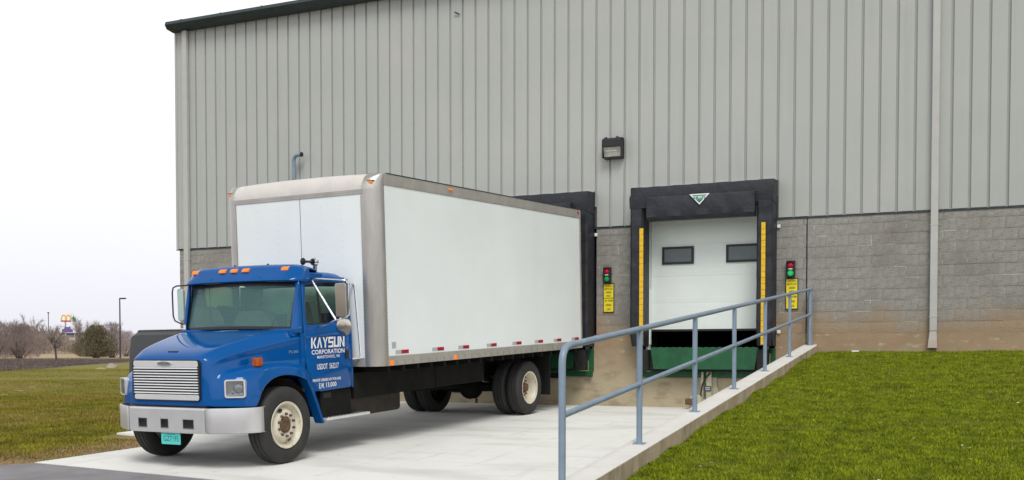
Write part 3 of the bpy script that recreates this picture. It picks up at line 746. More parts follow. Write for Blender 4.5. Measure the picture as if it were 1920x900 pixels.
def dock_sign(x, label):
    t = thing('dock_sign', label, 'sign', (x, -0.02, 2.44), 'yellow dock instruction signs')
    w = 0.116
    build('sign_board', MB().box(x - w, x + w, -0.030, -0.018, 2.435, 3.030), M['signtext'], t)
    f1 = build('upper_face', MB().box(x - w + 0.014, x + w - 0.014, -0.0335, -0.0305, 2.735, 2.955), M['sign'], t)
    f0 = build('caution_strip', MB().box(x - w + 0.014, x + w - 0.014, -0.0335, -0.0305, 2.962, 3.010), M['sign'], t)
    f2 = build('lower_face', MB().box(x - w + 0.014, x + w - 0.014, -0.0335, -0.0305, 2.452, 2.722), M['sign'], t)
    def tx(body, z, h, wd, par, mir=False):
        me = text_mesh(body, 1.0, align='LEFT', bold=0.02)
        X_ = [v.co.x for v in me.vertices]; Y_ = [v.co.y for v in me.vertices]
        a0, a1, b0, b1 = min(X_), max(X_), min(Y_), max(Y_)
        for v in me.vertices:
            u = (v.co.x - a0) / (a1 - a0) * wd; u = wd - u if mir else u
            v.co.x = x - wd / 2 + u - x; zz = z + (v.co.y - b0) / (b1 - b0) * h - 2.44; v.co.y = -0.0345 + 0.02; v.co.z = zz
        me.materials.clear(); me.materials.append(M['signtext']); link('lettering', me, par)
    tx('CAUTION', 2.971, 0.030, 0.15, f0)
    tx('MOVE ON', 2.895, 0.042, 0.17, f1); tx('GREEN', 2.825, 0.042, 0.12, f1); tx('ONLY', 2.755, 0.042, 0.10, f1)
    tx('MOVE ON', 2.655, 0.042, 0.17, f2, True); tx('GREEN', 2.568, 0.042, 0.12, f2, True); tx('ONLY', 2.482, 0.042, 0.10, f2, True)
dock_sign(-6.757, 'yellow caution sign with black lettering between the two docks')
dock_sign(-3.100, 'yellow caution sign behind the handrail, right of the white door')

for (x, z, lb) in ((-7.03, 4.03, 'small white tag on the wall beside the truck bay seal'), (-3.35, 4.02, 'small white tag high on the block wall right of the dock seal'), (-3.335, 2.01, 'small white tag low on the wall right of the dock seal')):
    m_ = MB().box(x - 0.03, x + 0.03, -0.05, -0.02, z - 0.03, z + 0.035); tagt(build('wall_tag', m_, M['lettering'], bevel=0.006), lb, 'wall tag', 'small white wall tags')

# wall pack light
t = thing('wall_light', 'dark bronze wall pack light with glass front, high on siding above the dock doors', 'wall light', (-6.67, -0.0, 5.55))
mb = MB(); mb.prism([(-0.01, 5.965), (-0.17, 5.95), (-0.235, 5.90), (-0.235, 5.765), (-0.215, 5.763), (-0.215, 5.89), (-0.01, 5.93)], 0, -6.845, -6.44); build('hood', mb, M['bronze'], t, bevel=0.006)
mb = MB().box(-6.845, -6.832, -0.212, -0.005, 5.555, 5.925).box(-6.455, -6.44, -0.212, -0.005, 5.555, 5.925).box(-6.831, -6.456, -0.165, -0.005, 5.545, 5.562).box(-6.831, -6.456, -0.03, -0.004, 5.576, 5.90); build('case', mb, M['bronze'], t)
mb = MB(); mb.prism([(-0.035, 5.575), (-0.145, 5.58), (-0.15, 5.66), (-0.19, 5.76), (-0.035, 5.78)], 0, -6.82, -6.47); build('reflector', mb, M['lampbowl'], t)
mb = MB().tube([(-6.80, -0.15, 5.70), (-6.55, -0.15, 5.70)], 0.022, 10); build('bulb', mb, M['lettering'], t, smooth=40)
mb = MB(); mb.add([(-6.831, -0.228, 5.762), (-6.456, -0.228, 5.762), (-6.456, -0.16, 5.578), (-6.831, -0.16, 5.578)], [(0, 1, 2, 3)]); build('glass_front', mb, M['lens'], t)
mb = MB().box(-6.82, -6.77, -0.14, -0.08, 5.95, 5.98).box(-6.58, -6.53, -0.14, -0.08, 5.95, 5.98); build('lug', mb, M['bronze'], t)

# vent pipe behind the truck body
pts = [(-14.41, -0.16, 0.35), (-14.41, -0.16, 6.06)] + [(-14.41 + 0.14 * (1 - math.cos(a)), -0.16 - 0.02 * math.sin(a), 6.06 + 0.14 * math.sin(a)) for a in [math.radians(15 * k) for k in range(1, 7)]] + [(-14.19, -0.18, 6.20)]
t = thing('vent_pipe', 'blue-grey elbow vent pipe rising on siding behind the truck body', 'pipe', (-14.41, -0.16, 0.5))
build('pipe', MB().tube(pts, 0.045, 12), M['rail'], t, smooth=50)
build('pipe_mouth', MB().tube([(-14.192, -0.18, 6.20), (-14.16, -0.18, 6.20)], 0.054, 12), M['black'], t, smooth=50)
tagt(build('metal_splinter', MB().tube([(-10.27, -0.05, 8.98), (-10.16, -0.03, 8.925)], 0.015, 6), M['black']), 'tiny dark metal stub sticking out high on the siding', 'metal stub')

# ------------------------------------------------------------------ retaining wall and handrail
KX0, KX1 = -2.88, -2.62
def kz(y): return 1.77 + 0.0895 * y
rw = thing('retaining_wall', 'low sloping concrete retaining wall carrying the handrail beside the lawn', 'retaining wall', (-2.75, -8, kz(-8) - 0.2))
prev = -0.02
for (a, b_) in ((-6.1, -0.02), (-12.2, -6.106), (-18.5, -12.206)):
    m_ = MB(); 
    m_.prism([(a, kz(a) - 0.012), (b_, kz(b_) - 0.012), (b_, -1.0), (a, -1.0)], 0, KX0, KX1)
    build('wall_section', m_, M['kerbside'], rw)
    m_ = MB(); e = 0.018
    ys_ = [a + (b_ - a) * k / 8 for k in range(9)]
    rows = [[(KX0 - 0.001, y, kz(y) - 0.014), (KX0 + e, y, kz(y)), (KX1 - e - 0.006 * noise.noise(Vector((y * 3, 0, 0))), y, kz(y)), (KX1 + 0.001, y, kz(y) - 0.016 - 0.006 * noise.noise(Vector((y * 5, 2, 0))))] for y in ys_]
    m_.grid(rows); m_.add(rows[0], [(0, 1, 2, 3)]); m_.add(rows[-1], [(0, 1, 2, 3)])
    build('wall_top', m_, M['kerb'], rw, smooth=20)

hr = thing('handrail', 'blue-grey painted pipe handrail climbing the retaining wall to the warehouse', 'handrail', (-2.74, -6.8, kz(-6.8)))
RX = -2.74
posts = [-11.10, -9.03, -6.97, -4.81, -2.56, -0.20, -0.075]
def zt(y): return 1.641 + 0.0897 * (y + 13.12)
def zl(y): return 1.142 + 0.0925 * (y + 13.03)
bend = [(RX, -13.05, kz(-13.05) - 0.05), (RX, -13.05, zt(-13.05) - 0.13)]
for k in range(1, 8):
    a = math.radians(84 * k / 8); bend.append((RX, -13.05 + 0.12 * (1 - math.cos(a)), zt(-13.05) - 0.13 + 0.135 * math.sin(a)))
bend += [(RX, -12.88, zt(-12.88)), (RX, -6.6, zt(-6.6)), (RX, -0.20, zt(-0.20)), (RX, -0.04, zt(-0.04))]
build('top_rail', MB().tube(bend, 0.0275, 14), M['rail'], hr, smooth=50)
build('mid_rail', MB().tube([(RX, -13.03, zl(-13.03)), (RX, -7, zl(-7)), (RX, -0.08, zl(-0.08))], 0.0245, 12), M['rail'], hr, smooth=50)
pm_ = MB().tube([(0, 0, 0.0), (0, 0.0, 1.0)], 0.027, 14).mesh('post', M['rail'], smooth=50)
fl_ = MB().box(-0.056, 0.056, -0.045, 0.045, -0.006, 0.006).mesh('base_plate', M['rail'])
for y in posts:
    o = link('post', pm_, hr, (RX + 2.74, y + 6.8, kz(y) - kz(-6.8))); o.scale.z = zt(y) - kz(y)
    q = link('base_plate', fl_, o, (0, 0, 0)); q.rotation_euler.x = 0.0893; q.scale.z = 1.0 / o.scale.z
q = link('base_plate', fl_, hr, (RX + 2.74, -13.05 + 6.8, kz(-13.05) - kz(-6.8)))

# ------------------------------------------------------------------ the truck (local axes: x to its left, y rearwards, z up)
tk = thing('box_truck', 'blue conventional-cab truck with a long white cargo box backed up to the dock', 'truck', (-9.158, -9.098, 0.185 + 0.001))
bq = Vector((math.sin(0.076) * math.cos(0.0438), math.cos(0.076) * math.cos(0.0438), math.sin(0.0438)))
lq = Vector((math.cos(0.076), -math.sin(0.076), 0)); nq = lq.cross(bq)
tk.rotation_euler = Matrix((lq, bq, nq)).transposed().to_euler()
def T(name, mb, m, parent=tk, smooth=None, bevel=0, label=None):
    return build(name, mb, m, parent, smooth, bevel, label, local=True)

# --- hood and fenders: control grid (x, y, z) for the +x half
# rows run from the lower front edge over the nose to the cowl; columns from the centre line
# out over the ridge, the side crease, the valley and the fender crown to the wheel arch
H = [
 [(0, -.905, .80), (.30, -.905, .80), (.59, -.900, .80), (.645, -.885, .80), (.68, -.87, .80), (.72, -.85, .79), (.86, -.79, .79), (1.00, -.72, .785), (1.10, -.62, .78), (1.13, -.53, .775)],
 [(0, -.905, .95), (.30, -.905, .95), (.595, -.900, .95), (.65, -.880, .95), (.685, -.86, .94), (.73, -.84, .93), (.86, -.785, .92), (1.00, -.715, .91), (1.10, -.61, .88), (1.135, -.50, .82)],
 [(0, -.905, 1.20), (.30, -.905, 1.20), (.60, -.895, 1.20), (.655, -.870, 1.19), (.69, -.84, 1.15), (.73, -.81, 1.10), (.86, -.765, 1.09), (1.00, -.695, 1.08), (1.10, -.59, 1.03), (1.135, -.45, .92)],
 [(0, -.895, 1.400), (.30, -.895, 1.400), (.585, -.880, 1.400), (.665, -.835, 1.325), (.69, -.80, 1.27), (.735, -.76, 1.17), (.86, -.71, 1.17), (.995, -.64, 1.17), (1.095, -.53, 1.13), (1.135, -.38, 1.02)],
 [(0, -.83, 1.455), (.30, -.83, 1.455), (.61, -.80, 1.455), (.71, -.76, 1.360), (.715, -.72, 1.305), (.76, -.67, 1.22), (.87, -.60, 1.235), (.995, -.52, 1.24), (1.09, -.42, 1.205), (1.135, -.26, 1.09)],
 [(0, -.60, 1.535), (.34, -.60, 1.535), (.655, -.58, 1.535), (.775, -.54, 1.425), (.775, -.50, 1.365), (.80, -.46, 1.265), (.89, -.40, 1.270), (1.00, -.33, 1.275), (1.09, -.25, 1.24), (1.135, -.13, 1.13)],
 [(0, -.30, 1.605), (.37, -.30, 1.605), (.72, -.29, 1.605), (.85, -.25, 1.480), (.845, -.22, 1.415), (.855, -.20, 1.285), (.92, -.16, 1.280), (1.02, -.11, 1.285), (1.095, -.06, 1.25), (1.135, .01, 1.145)],
 [(0, 0, 1.665), (.40, 0, 1.663), (.79, .01, 1.670), (.925, .04, 1.535), (.915, .06, 1.46), (.92, .08, 1.29), (.96, .11, 1.280), (1.03, .14, 1.275), (1.095, .18, 1.235), (1.13, .20, 1.13)],
 [(0, .20, 1.705), (.44, .20, 1.70), (.85, .21, 1.698), (.98, .26, 1.572), (.97, .28, 1.49), (.975, .31, 1.29), (1.00, .34, 1.265), (1.045, .36, 1.245), (1.09, .37, 1.20), (1.12, .38, 1.09)],
 [(0, .36, 1.725), (.46, .37, 1.72), (.90, .40, 1.715), (1.03, .47, 1.600), (1.018, .48, 1.52), (1.018, .50, 1.32), (1.025, .51, 1.24), (1.045, .515, 1.17), (1.08, .52, 1.12), (1.11, .52, 1.02)],
]
rows = []
for r in H:
    rows.append([(-x, y, z) for x, y, z in r[:0:-1]] + list(r))
hood = T('hood', MB().grid(rows), M['blue'], smooth=180)
sm = hood.modifiers.new('sub', 'SUBSURF'); sm.levels = 3; sm.render_levels = 3
# crisp the ridge, crease and nose edges a little
bm = bmesh.new(); bm.from_mesh(hood.data); bm.verts.ensure_lookup_table()
cl = bm.edges.layers.float.new('crease_edge'); W_ = 19
def vid(i, j): return i * W_ + j
bm.edges.ensure_lookup_table()
em = {tuple(sorted((e.verts[0].index, e.verts[1].index))): e for e in bm.edges}
def cr(a, b_, v):
    e = em.get(tuple(sorted((a, b_))))
    if e: e[cl] = v
for i in range(len(rows) - 1):
    for j, v in ((2, .8), (3, .95), (4, .5), (5, .6), (6, .3), (8, .5)):
        for jj in (9 + j, 9 - j): cr(vid(i, jj), vid(i + 1, jj), v if i > 3 else v * .35)
for j in range(W_ - 1):
    if abs(j - 8.5) < 2.6: cr(vid(3, j), vid(3, j + 1), .5)
bm.to_mesh(hood.data); bm.free()
so = hood.modifiers.new('thick', 'SOLIDIFY'); so.thickness = 0.025; so.offset = -1
# fender rear: tapering mud guard behind the front wheel
for s_ in (-1, 1):
    path = [(.52, 1.02, 1.12), (.60, .90, 1.02), (.68, .76, .90), (.755, .60, .72), (.80, .47, .56), (.825, .44, .46)]
    rows_ = []
    for (y0, zi, zo) in path: pass
    outer = [(.50, 1.14), (.575, 1.03), (.655, .88), (.735, .70), (.79, .56), (.84, .445)]
    inner = [(.475, 1.06), (.54, .955), (.612, .82), (.69, .655), (.745, .53), (.795, .43)]
    m_ = MB(); vs = []
    rows_ = [[(s_ * .96, yi, zi), (s_ * 1.095, yi, zi), (s_ * 1.11, yi + .01, zi + .01), (s_ * 1.085, yo, zo), (s_ * 1.03, yo + .01, zo + .015), (s_ * .96, yo, zo)] for (yi, zi), (yo, zo) in zip(inner, outer)]
    m_.grid(rows_); m_.add(rows_[-1], [tuple(range(6))]); T('fender_rear', m_, M['blue'], smooth=40)
    # wheel well liner
    m_ = MB(); rows_ = []
    for k in range(13):
        a = math.radians(22 + 165 * k / 12); rr_ = .60
        rows_.append([(s_ * .55, -rr_ * math.cos(a) * .92 + .02, .50 + rr_ * math.sin(a)), (s_ * 1.06, -rr_ * math.cos(a) * .92 + .02, .50 + rr_ * math.sin(a))])
    m_.grid(rows_); m_.box(min(s_ * .50, s_ * .55), max(s_ * .50, s_ * .55), -.55, .75, .72, 1.40)
    T('wheel_liner', m_, M['black'], smooth=40)
# lower valance under grille
m_ = MB().box(-.62, .62, -.875, -.80, .74, .83); T('valance', m_, M['black'])
m_ = MB().box(-.60, .60, -.70, .30, .62, 1.35); T('engine_block', m_, M['chassis'])

# --- grille
gs = -.914
def rrect(cx_, cz, w, h, r, nseg=5):
    pts = []
    for (sx, sz, a0) in ((1, 1, 0), (-1, 1, 90), (-1, -1, 180), (1, -1, 270)):
        for k in range(nseg + 1):
            a = math.radians(a0 + 90 * k / nseg); pts.append((cx_ + sx * (w / 2 - r) + r * math.cos(a), cz + sz * (h / 2 - r) + r * math.sin(a)))
    return pts
def ring(outer, inner, y0, y1):
    m_ = MB(); k = len(outer)
    vs = [(p[0], y0, p[1]) for p in outer] + [(p[0], y0, p[1]) for p in inner] + [(p[0], y1, p[1]) for p in outer] + [(p[0], y1, p[1]) for p in inner]
    fs = []
    for i in range(k):
        j = (i + 1) % k
        fs += [(i, j, k + j, k + i), (i, 2 * k + i, 2 * k + j, j), (k + i, k + j, 3 * k + j, 3 * k + i), (2 * k + i, 3 * k + i, 3 * k + j, 2 * k + j)]
    return m_.add(vs, fs)
gr_w, gr_h, gz = 1.16, .515, 1.117
grl = T('grille', ring(rrect(0, gz, gr_w, gr_h, .06), rrect(0, gz, gr_w - .03, gr_h - .03, .05), gs - .008, gs + .03), M['black'], smooth=40)
T('grille_backing', MB().prism(rrect(0, gz, gr_w - .03, gr_h - .03, .05), 1, gs + .004, gs + .02), M['black'], grl)
m_ = MB(); m_.prism(rrect(0, gz + .205, gr_w - .04, .085, .03), 1, gs - .010, gs + .003); T('grille_band', m_, M['brightalu'], grl, bevel=.006)
m_ = MB(); m_.prism(rrect(0, gz - .212, gr_w - .04, .07, .028), 1, gs - .010, gs + .003); T('grille_band', m_, M['brightalu'], grl, bevel=.006)
bar = MB().prism([(gs - .018, -.006), (gs - .014, .008), (gs + .003, .008), (gs + .003, -.006)], 0, -.555, .555).mesh('grille_bar', M['brightalu'])
for k in range(10): o = link('grille_bar', bar, grl, (0, 0, gz - .158 + k * .0345))
em_ = MB(); pts_ = [(.125 * math.cos(a), gz + .215 + .030 * math.sin(a)) for a in [2 * math.pi * k / 24 for k in range(24)]]
em_.prism(pts_, 1, gs - .026, gs - .008); eb = T('emblem', em_, M['chrome'], grl, bevel=.006)
em_ = MB(); pts_ = [(.105 * math.cos(a), gz + .215 + .020 * math.sin(a)) for a in [2 * math.pi * k / 24 for k in range(24)]]
em_.prism(pts_, 1, gs - .0275, gs - .0262); em_ = em_.mesh('emblem_plate', M['greyletter']); link('emblem_plate', em_, eb)
mt = Matrix.Translation((-.085, gs - .0285, gz + .207)) @ Matrix.Rotation(math.pi / 2, 4, 'X')
fit_text('emblem_lettering', 'FREIGHTLINER', M['black'], eb, mt, .17, .017)
# hood handle slit
T('hood_handle', MB().box(-.085, .085, -.79, -.75, 1.468, 1.480), M['trimdark'], bevel=.006)

# --- bumper (hollow sheet, with seams and three square tow holes)
def bsec(y_off, z, inset=0):
    return [(-1.16 + inset, -.42, z), (-1.15 + inset, -.46 , z), (-.70, -.925 + y_off, z), (-.64, -.935 + y_off, z), (.64, -.935 + y_off, z), (.70, -.925 + y_off, z), (1.15 - inset, -.46, z), (1.16 - inset, -.42, z)]
zb0, zb1 = .458, .775
def bumper_piece(xa, xb, fa):
    pass
cornerL = [(-1.18, -.46), (-1.175, -.56), (-1.15, -.64), (-1.08, -.72), (-.94, -.81), (-.76, -.89), (-.665, -.9375)]
cornerR = [(.665, -.9375), (.76, -.89), (.94, -.81), (1.08, -.72), (1.15, -.64), (1.175, -.56), (1.18, -.46)]
for side, path in (('l', cornerL), ('r', cornerR)):
    rows_ = [[(x, y + .03, zb1 + .0), (x, y + .004, zb1), (x, y, zb1 - .012), (x, y, zb0 + .03), (x * .995, y + .006, zb0 + .008), (x, y + .03, zb0)] for x, y in path]
    m_ = MB().grid(rows_); o = T('bumper_end', m_, M['bumper'], smooth=45)
    q = o.modifiers.new('t', 'SOLIDIFY'); q.thickness = .006
xs_h = [-.60, -.475, -.085, .03, .375, .495]
xc = [-.658] + xs_h + [.658]; zc = [zb0, zb0 + .022, .512, .640, zb1 - .022, zb1]
xc = [-.658, -.500, -.335, -.105, .040, .280, .475, .658]
m_ = MB(); Y0 = -.937
for i in range(len(xc) - 1):
    for j in range(len(zc) - 1):
        if i in (1, 3, 5) and j == 2: continue
        ya = Y0
        m_.add([(xc[i], Y0 + (.012 if j == 0 else 0), zc[j]), (xc[i + 1], Y0 + (.012 if j == 0 else 0), zc[j]), (xc[i + 1], Y0 + (.012 if j == 4 else 0), zc[j + 1]), (xc[i], Y0 + (.012 if j == 4 else 0), zc[j + 1])], [(0, 1, 2, 3)])
m_.add([(-.658, Y0 + .012, zb1), (.658, Y0 + .012, zb1), (.658, Y0 + .09, zb1), (-.658, Y0 + .09, zb1)], [(0, 1, 2, 3)])
bmp = T('bumper', m_, M['bumper'], smooth=20)
for i in (1, 3, 5):
    x0, x1 = xc[i], xc[i + 1]
    o_ = [(x0, .512), (x1, .512), (x1, .640), (x0, .640)]; i_ = [(x0 + .010, .522), (x1 - .010, .522), (x1 - .010, .630), (x0 + .010, .630)]
    T('tow_hole_rim', ring(o_, i_, Y0 - .003, Y0 + .04), M['chrome'], bmp)
    T('tow_hole', MB().box(x0 + .002, x1 - .002, Y0 + .041, Y0 + .05, .513, .639), M['black'], bmp)
T('bumper_seam', MB().box(-.6635, -.6595, Y0 - .0015, Y0 + .03, zb0 + .003, zb1 - .003), M['black'], bmp)
T('bumper_bar', MB().box(-.62, .62, -.86, -.80, .47, .74), M['chassis'], bmp)
pl = T('licence_plate', MB().prism(rrect(.030, .382, .33, .150, .012), 1, -.905, -.900), M['plate'])
pl.rotation_euler.x = 0
mt = Matrix.Translation((-.095, -.9065, .345)) @ Matrix.Rotation(math.pi / 2, 4, 'X')
fit_text('plate_number', 'GZ7195', M['platetext'], pl, mt, .26, .070, bold=.0)
mt = Matrix.Translation((-.045, -.9065, .428)) @ Matrix.Rotation(math.pi / 2, 4, 'X')
fit_text('plate_state', 'WISCONSIN', M['platetext'], pl, mt, .15, .016)
T('plate_bracket', MB().box(-.05, .22, -.899, -.885, .40, .47), M['chassis'], pl)

# --- headlights
for s_ in (-1, 1):
    c0 = Vector((s_ * .965, -.712, 1.012)); u = Vector((s_ * .88, .47, 0)).normalized(); nrm = Vector((s_ * .47, -.88, 0.03)).normalized(); w_ = Vector((0, 0, 1))
    def HP(a, h, d): return c0 + u * a + w_ * h + nrm * d
    def hl_ring(w1, h1, w2, h2, d0, d1):
        o1, i1 = rrect(0, 0, w1, h1, .03), rrect(0, 0, w2, h2, .022); m_ = MB(); k = len(o1)
        vs = [HP(a, h, d1) for a, h in o1] + [HP(a, h, d1) for a, h in i1] + [HP(a, h, d0) for a, h in o1] + [HP(a, h, d0) for a, h in i1]
        fs = []
        for i in range(k):
            j = (i + 1) % k; fs += [(i, j, k + j, k + i), (i, 2 * k + i, 2 * k + j, j), (k + i, k + j, 3 * k + j, 3 * k + i)]
        return m_.add(vs, fs)
    hl = T('headlight', hl_ring(.255, .225, .222, .190, -.05, .034), M['brightalu'], smooth=30)
    m_ = MB(); o1 = rrect(0, 0, .224, .192, .022); k = len(o1); i1 = rrect(0.02, 0, .15, .13, .03)
    m_.add([HP(a, h, .026) for a, h in o1] + [HP(a, h, .010) for a, h in i1], [(i, (i + 1) % k, k + (i + 1) % k, k + i) for i in range(k)] + [tuple(range(k, 2 * k))])
    T('reflector_bowl', m_, M['reflector'], hl, smooth=40)
    m_ = MB(); prof_ = []
    for kk in range(7):
        r_ = .062 * math.cos(math.radians(kk * 15)); prof_.append([HP(.035 + r_ * math.cos(t_), r_ * 1.0 * math.sin(t_), .015 + .012 * math.sin(math.radians(kk * 15))) for t_ in [2 * math.pi * q_ / 16 for q_ in range(17)]])
    m_.grid(prof_); T('bulb_lens', m_, M['reflector'], hl, smooth=60)
    m_ = MB(); o1 = rrect(0, 0, .223, .191, .022); m_.add([HP(a, h, .030) for a, h in o1], [tuple(range(len(o1)))]); T('lens', m_, M['lens'], hl)
    # turn signal pod on the fender
    px_ = s_ * .985
    m_ = MB().box(px_ - .045, px_ + .045, -.38, -.27, 1.265, 1.375); tl = T('turn_signal', m_, M['amberdark'], bevel=.014)
    m_ = MB().box(px_ - .035, px_ + .035, -.37, -.31, 1.22, 1.27); T('signal_base', m_, M['black'], tl)

# --- cab shell
def panel_ring(outer, inner, plane, thick):
    """frame of constant depth between two equal-length loops; plane(p2d) -> point"""
    m_ = MB(); k = len(outer); vs = [plane(p) for p in outer] + [plane(p) for p in inner]
    m_.add(vs, [(i, (i + 1) % k, k + (i + 1) % k, k + i) for i in range(k)]); return m_
def sidex(z): return 1.03 - (0.055 * max(0, z - 1.62) / .8)
for s_ in (-1, 1):
    P2 = lambda p: (s_ * sidex(p[1]), p[0], p[1])
    outer = [(.56, 2.39), (.80, 2.42), (1.10, 2.43), (1.50, 2.42), (1.515, 2.0), (1.52, 1.68), (1.53, .92), (1.49, .875), (.83, .862), (.77, .885), (.67, 1.03), (.57, 1.18), (.53, 1.40), (.53, 1.68), (.54, 2.0)]
    inner = [(.63, 2.30), (.80, 2.33), (1.10, 2.35), (1.40, 2.345), (1.43, 2.15), (1.42, 1.83), (1.40, 1.80), (1.30, 1.795), (1.10, 1.785), (.95, 1.78), (.80, 1.77), (.68, 1.765), (.61, 1.77), (.585, 1.85), (.60, 2.05)]
    m_ = panel_ring(outer, inner, P2, .03); d = T('cab_door', m_, M['blue'], smooth=30)
    q = d.modifiers.new('t', 'SOLIDIFY'); q.thickness = .035; q.offset = 0
    q = d.modifiers.new('b', 'BEVEL'); q.width = .008; q.segments = 2; q.limit_method = 'ANGLE'
    m_ = MB().add([(s_ * (sidex(p[1]) - .012), p[0], p[1]) for p in inner], [tuple(range(len(inner)))]); T('door_glass', m_, M['glass'], d)
    # rubber surround
    inner2 = [(p[0] + (.012 if p[0] < 1 else -.012), p[1] + (.012 if p[1] < 2 else -.012)) for p in inner]
    m_ = panel_ring(inner, inner2, lambda p: (s_ * (sidex(p[1]) + .003), p[0], p[1]), .01); T('window_rubber', m_, M['black'], d)
    T('vent_divider', MB().tube([(s_ * (sidex(2.3) - .004), .885, 2.33), (s_ * (sidex(1.8) - .004), .93, 1.785)], .013, 6), M['black'], d)
    T('door_handle', MB().box(min(s_ * 1.045, s_ * 1.062), max(s_ * 1.045, s_ * 1.062), 1.395, 1.465, 1.28, 1.40), M['black'], d, bevel=.008)
    T('door_lock', MB().lathe([(0, .0), (0, .014), (.012, .012), (.013, 0)], (1.045, 1.432, 1.432), axis=0, n=12) if s_ > 0 else MB().lathe([(-.013, 0), (-.012, .012), (0, .014), (0, 0)], (-1.045, 1.432, 1.432), axis=0, n=12), M['chrome'], d)
    # pressed belt line
    m_ = MB(); rows_ = [[(s_ * (1.046), y, z + .018), (s_ * (1.058), y, z), (s_ * 1.046, y, z - .02)] for y, z in ((.535, 1.607), (.8, 1.622), (1.2, 1.632), (1.52, 1.636))]
    m_.grid(rows_); T('belt_moulding', m_, M['blue'], d, smooth=40)
    # pillars and lower cab side
    m_ = MB()
    ap_ = [(.335, 1.70), (.40, 1.72), (.535, 2.37), (.47, 2.37)]
    # A pillar: between windshield edge and door
    rows_ = [[(s_ * .955, .375 + (z - 1.72) * .20, z), (s_ * .99, .385 + (z - 1.72) * .20, z), (s_ * (sidex(z) + .004), .45 + (z - 1.72) * .13, z), (s_ * (sidex(z) + .001), .522 + max(0, z - 1.72) * .02, z)] for z in (1.67, 1.72, 1.9, 2.1, 2.25, 2.40)]
    m_ = MB().grid(rows_); o = T('windshield_pillar', m_, M['blue'], smooth=50); q = o.modifiers.new('t', 'SOLIDIFY'); q.thickness = .03; q.offset = 0
    m_ = MB(); m_.add([(s_ * 1.008, .50, 1.70), (s_ * 1.008, .535, 1.70), (s_ * 1.008, .535, 1.19), (s_ * 1.008, .59, 1.15), (s_ * 1.008, .86, .87), (s_ * 1.008, .66, .87), (s_ * 1.008, .46, 1.2), (s_ * 1.008, .46, 1.70)], [(0, 1, 2, 3, 4, 5, 6, 7)])
    o = T('cowl_side', m_, M['blue']); q = o.modifiers.new('t', 'SOLIDIFY'); q.thickness = .03; q.offset = -1 if s_ > 0 else -1
    rows_ = [[(s_ * (sidex(z) + .002), 1.537, z), (s_ * (sidex(z) + .002), 1.565, z), (s_ * (sidex(z) - .02), 1.595, z), (s_ * (sidex(z) - .08), 1.61, z)] for z in (.87, 1.2, 1.6, 1.8, 2.1, 2.34)]
    m_ = MB().grid(rows_); o = T('rear_pillar', m_, M['blue'], smooth=50); q = o.modifiers.new('t', 'SOLIDIFY'); q.thickness = .02; q.offset = 0
# back wall with a wide window
outer = [(-.93, 2.39), (-.5, 2.42), (0, 2.42), (.5, 2.42), (.93, 2.39), (.99, 1.65), (.98, .87), (0, .87), (-.98, .87), (-.99, 1.65)]
inner = [(-.82, 2.30), (-.45, 2.31), (0, 2.31), (.45, 2.31), (.82, 2.30), (.83, 2.1), (.82, 1.93), (0, 1.92), (-.82, 1.93), (-.83, 2.1)]
bw = T('cab_back', panel_ring(outer, inner, lambda p: (p[0], 1.60, p[1]), .03), M['blue']); q = bw.modifiers.new('t', 'SOLIDIFY'); q.thickness = .03; q.offset = 0
T('rear_window', MB().add([(p[0], 1.595, p[1]) for p in inner], [tuple(range(len(inner)))]), M['glass'], bw)
# windshield: gently curved glass with black surround
def ws(u, t):         # u -1..1 across, t 0..1 up
    hw = .955 + .0 * t
    y = .285 + .115 * u * u + (.165) * t
    return (u * hw, y + .0, 1.735 - .02 * u * u + t * (.62 + .0 * u * u))
rows_ = [[ws(-1 + 2 * i / 16, j / 6) for i in range(17)] for j in range(7)]
wsh = T('windshield', MB().grid(rows_), M['wglass'], smooth=180)
fr = MB()
for (ua, ub, ta, tb) in ((-1, -.955, 0, 1), (.955, 1, 0, 1), (-.955, .955, 0, .055), (-.955, .955, .93, 1)):
    rr_ = []
    for j in range(7):
        row = []
        for i in range(13):
            p = ws(ua + (ub - ua) * i / 12, ta + (tb - ta) * j / 6); row.append((p[0], p[1] - .004, p[2]))
        rr_.append(row)
    fr.grid(rr_)
T('windshield_rubber', fr, M['black'], wsh, smooth=60)
T('cowl_panel', MB().box(-1.0, 1.0, .33, .53, 1.62, 1.728), M['blue'], bevel=.02)
T('sun_strip', MB().box(-.97, -.93, .352, .362, 1.735, 1.80), M['lettering'], wsh)
# dash, seats, floor and inner rear-view bits
T('dashboard', MB().prism([(.34, 1.40), (.34, 1.70), (.50, 1.76), (.72, 1.70), (.76, 1.40)], 0, -.95, .95), M['dash'], bevel=.02)
T('cab_floor', MB().box(-.98, .98, .55, 1.58, .88, .93), M['dash'])
for x, w_, top in ((.42, .26, 2.09), (-.48, .40, 1.98)):
    rows_ = []
    for k in range(9):
        z = 1.35 + (top - 1.35) * k / 8; ww = w_ * (1 if k < 6 else (1 - .35 * ((k - 5) / 3) ** 2))
        rows_.append([(x - ww, 1.33, z), (x - ww * .9, 1.20, z), (x + ww * .9, 1.20, z), (x + ww, 1.33, z)])
    m_ = MB().grid(rows_); m_.add(rows_[-1], [(0, 1, 2, 3)]); m_.box(x - w_, x + w_, .85, 1.3, 1.2, 1.40)
    T('seat', m_, M['seat'], smooth=40)
m_ = MB(); pts_ = [(.42 + .22 * math.cos(a), .88 - .10 * math.sin(a), 1.70 + .17 * math.sin(a)) for a in [2 * math.pi * k / 24 for k in range(25)]]
m_.tube(pts_, .014, 6, cap=False).tube([(.42, .78, 1.60), (.42, .88, 1.70)], .03, 8); m_.tube([pts_[0], (.42, .88, 1.70), pts_[12]], .012, 6); T('steering_wheel', m_, M['black'], smooth=60)

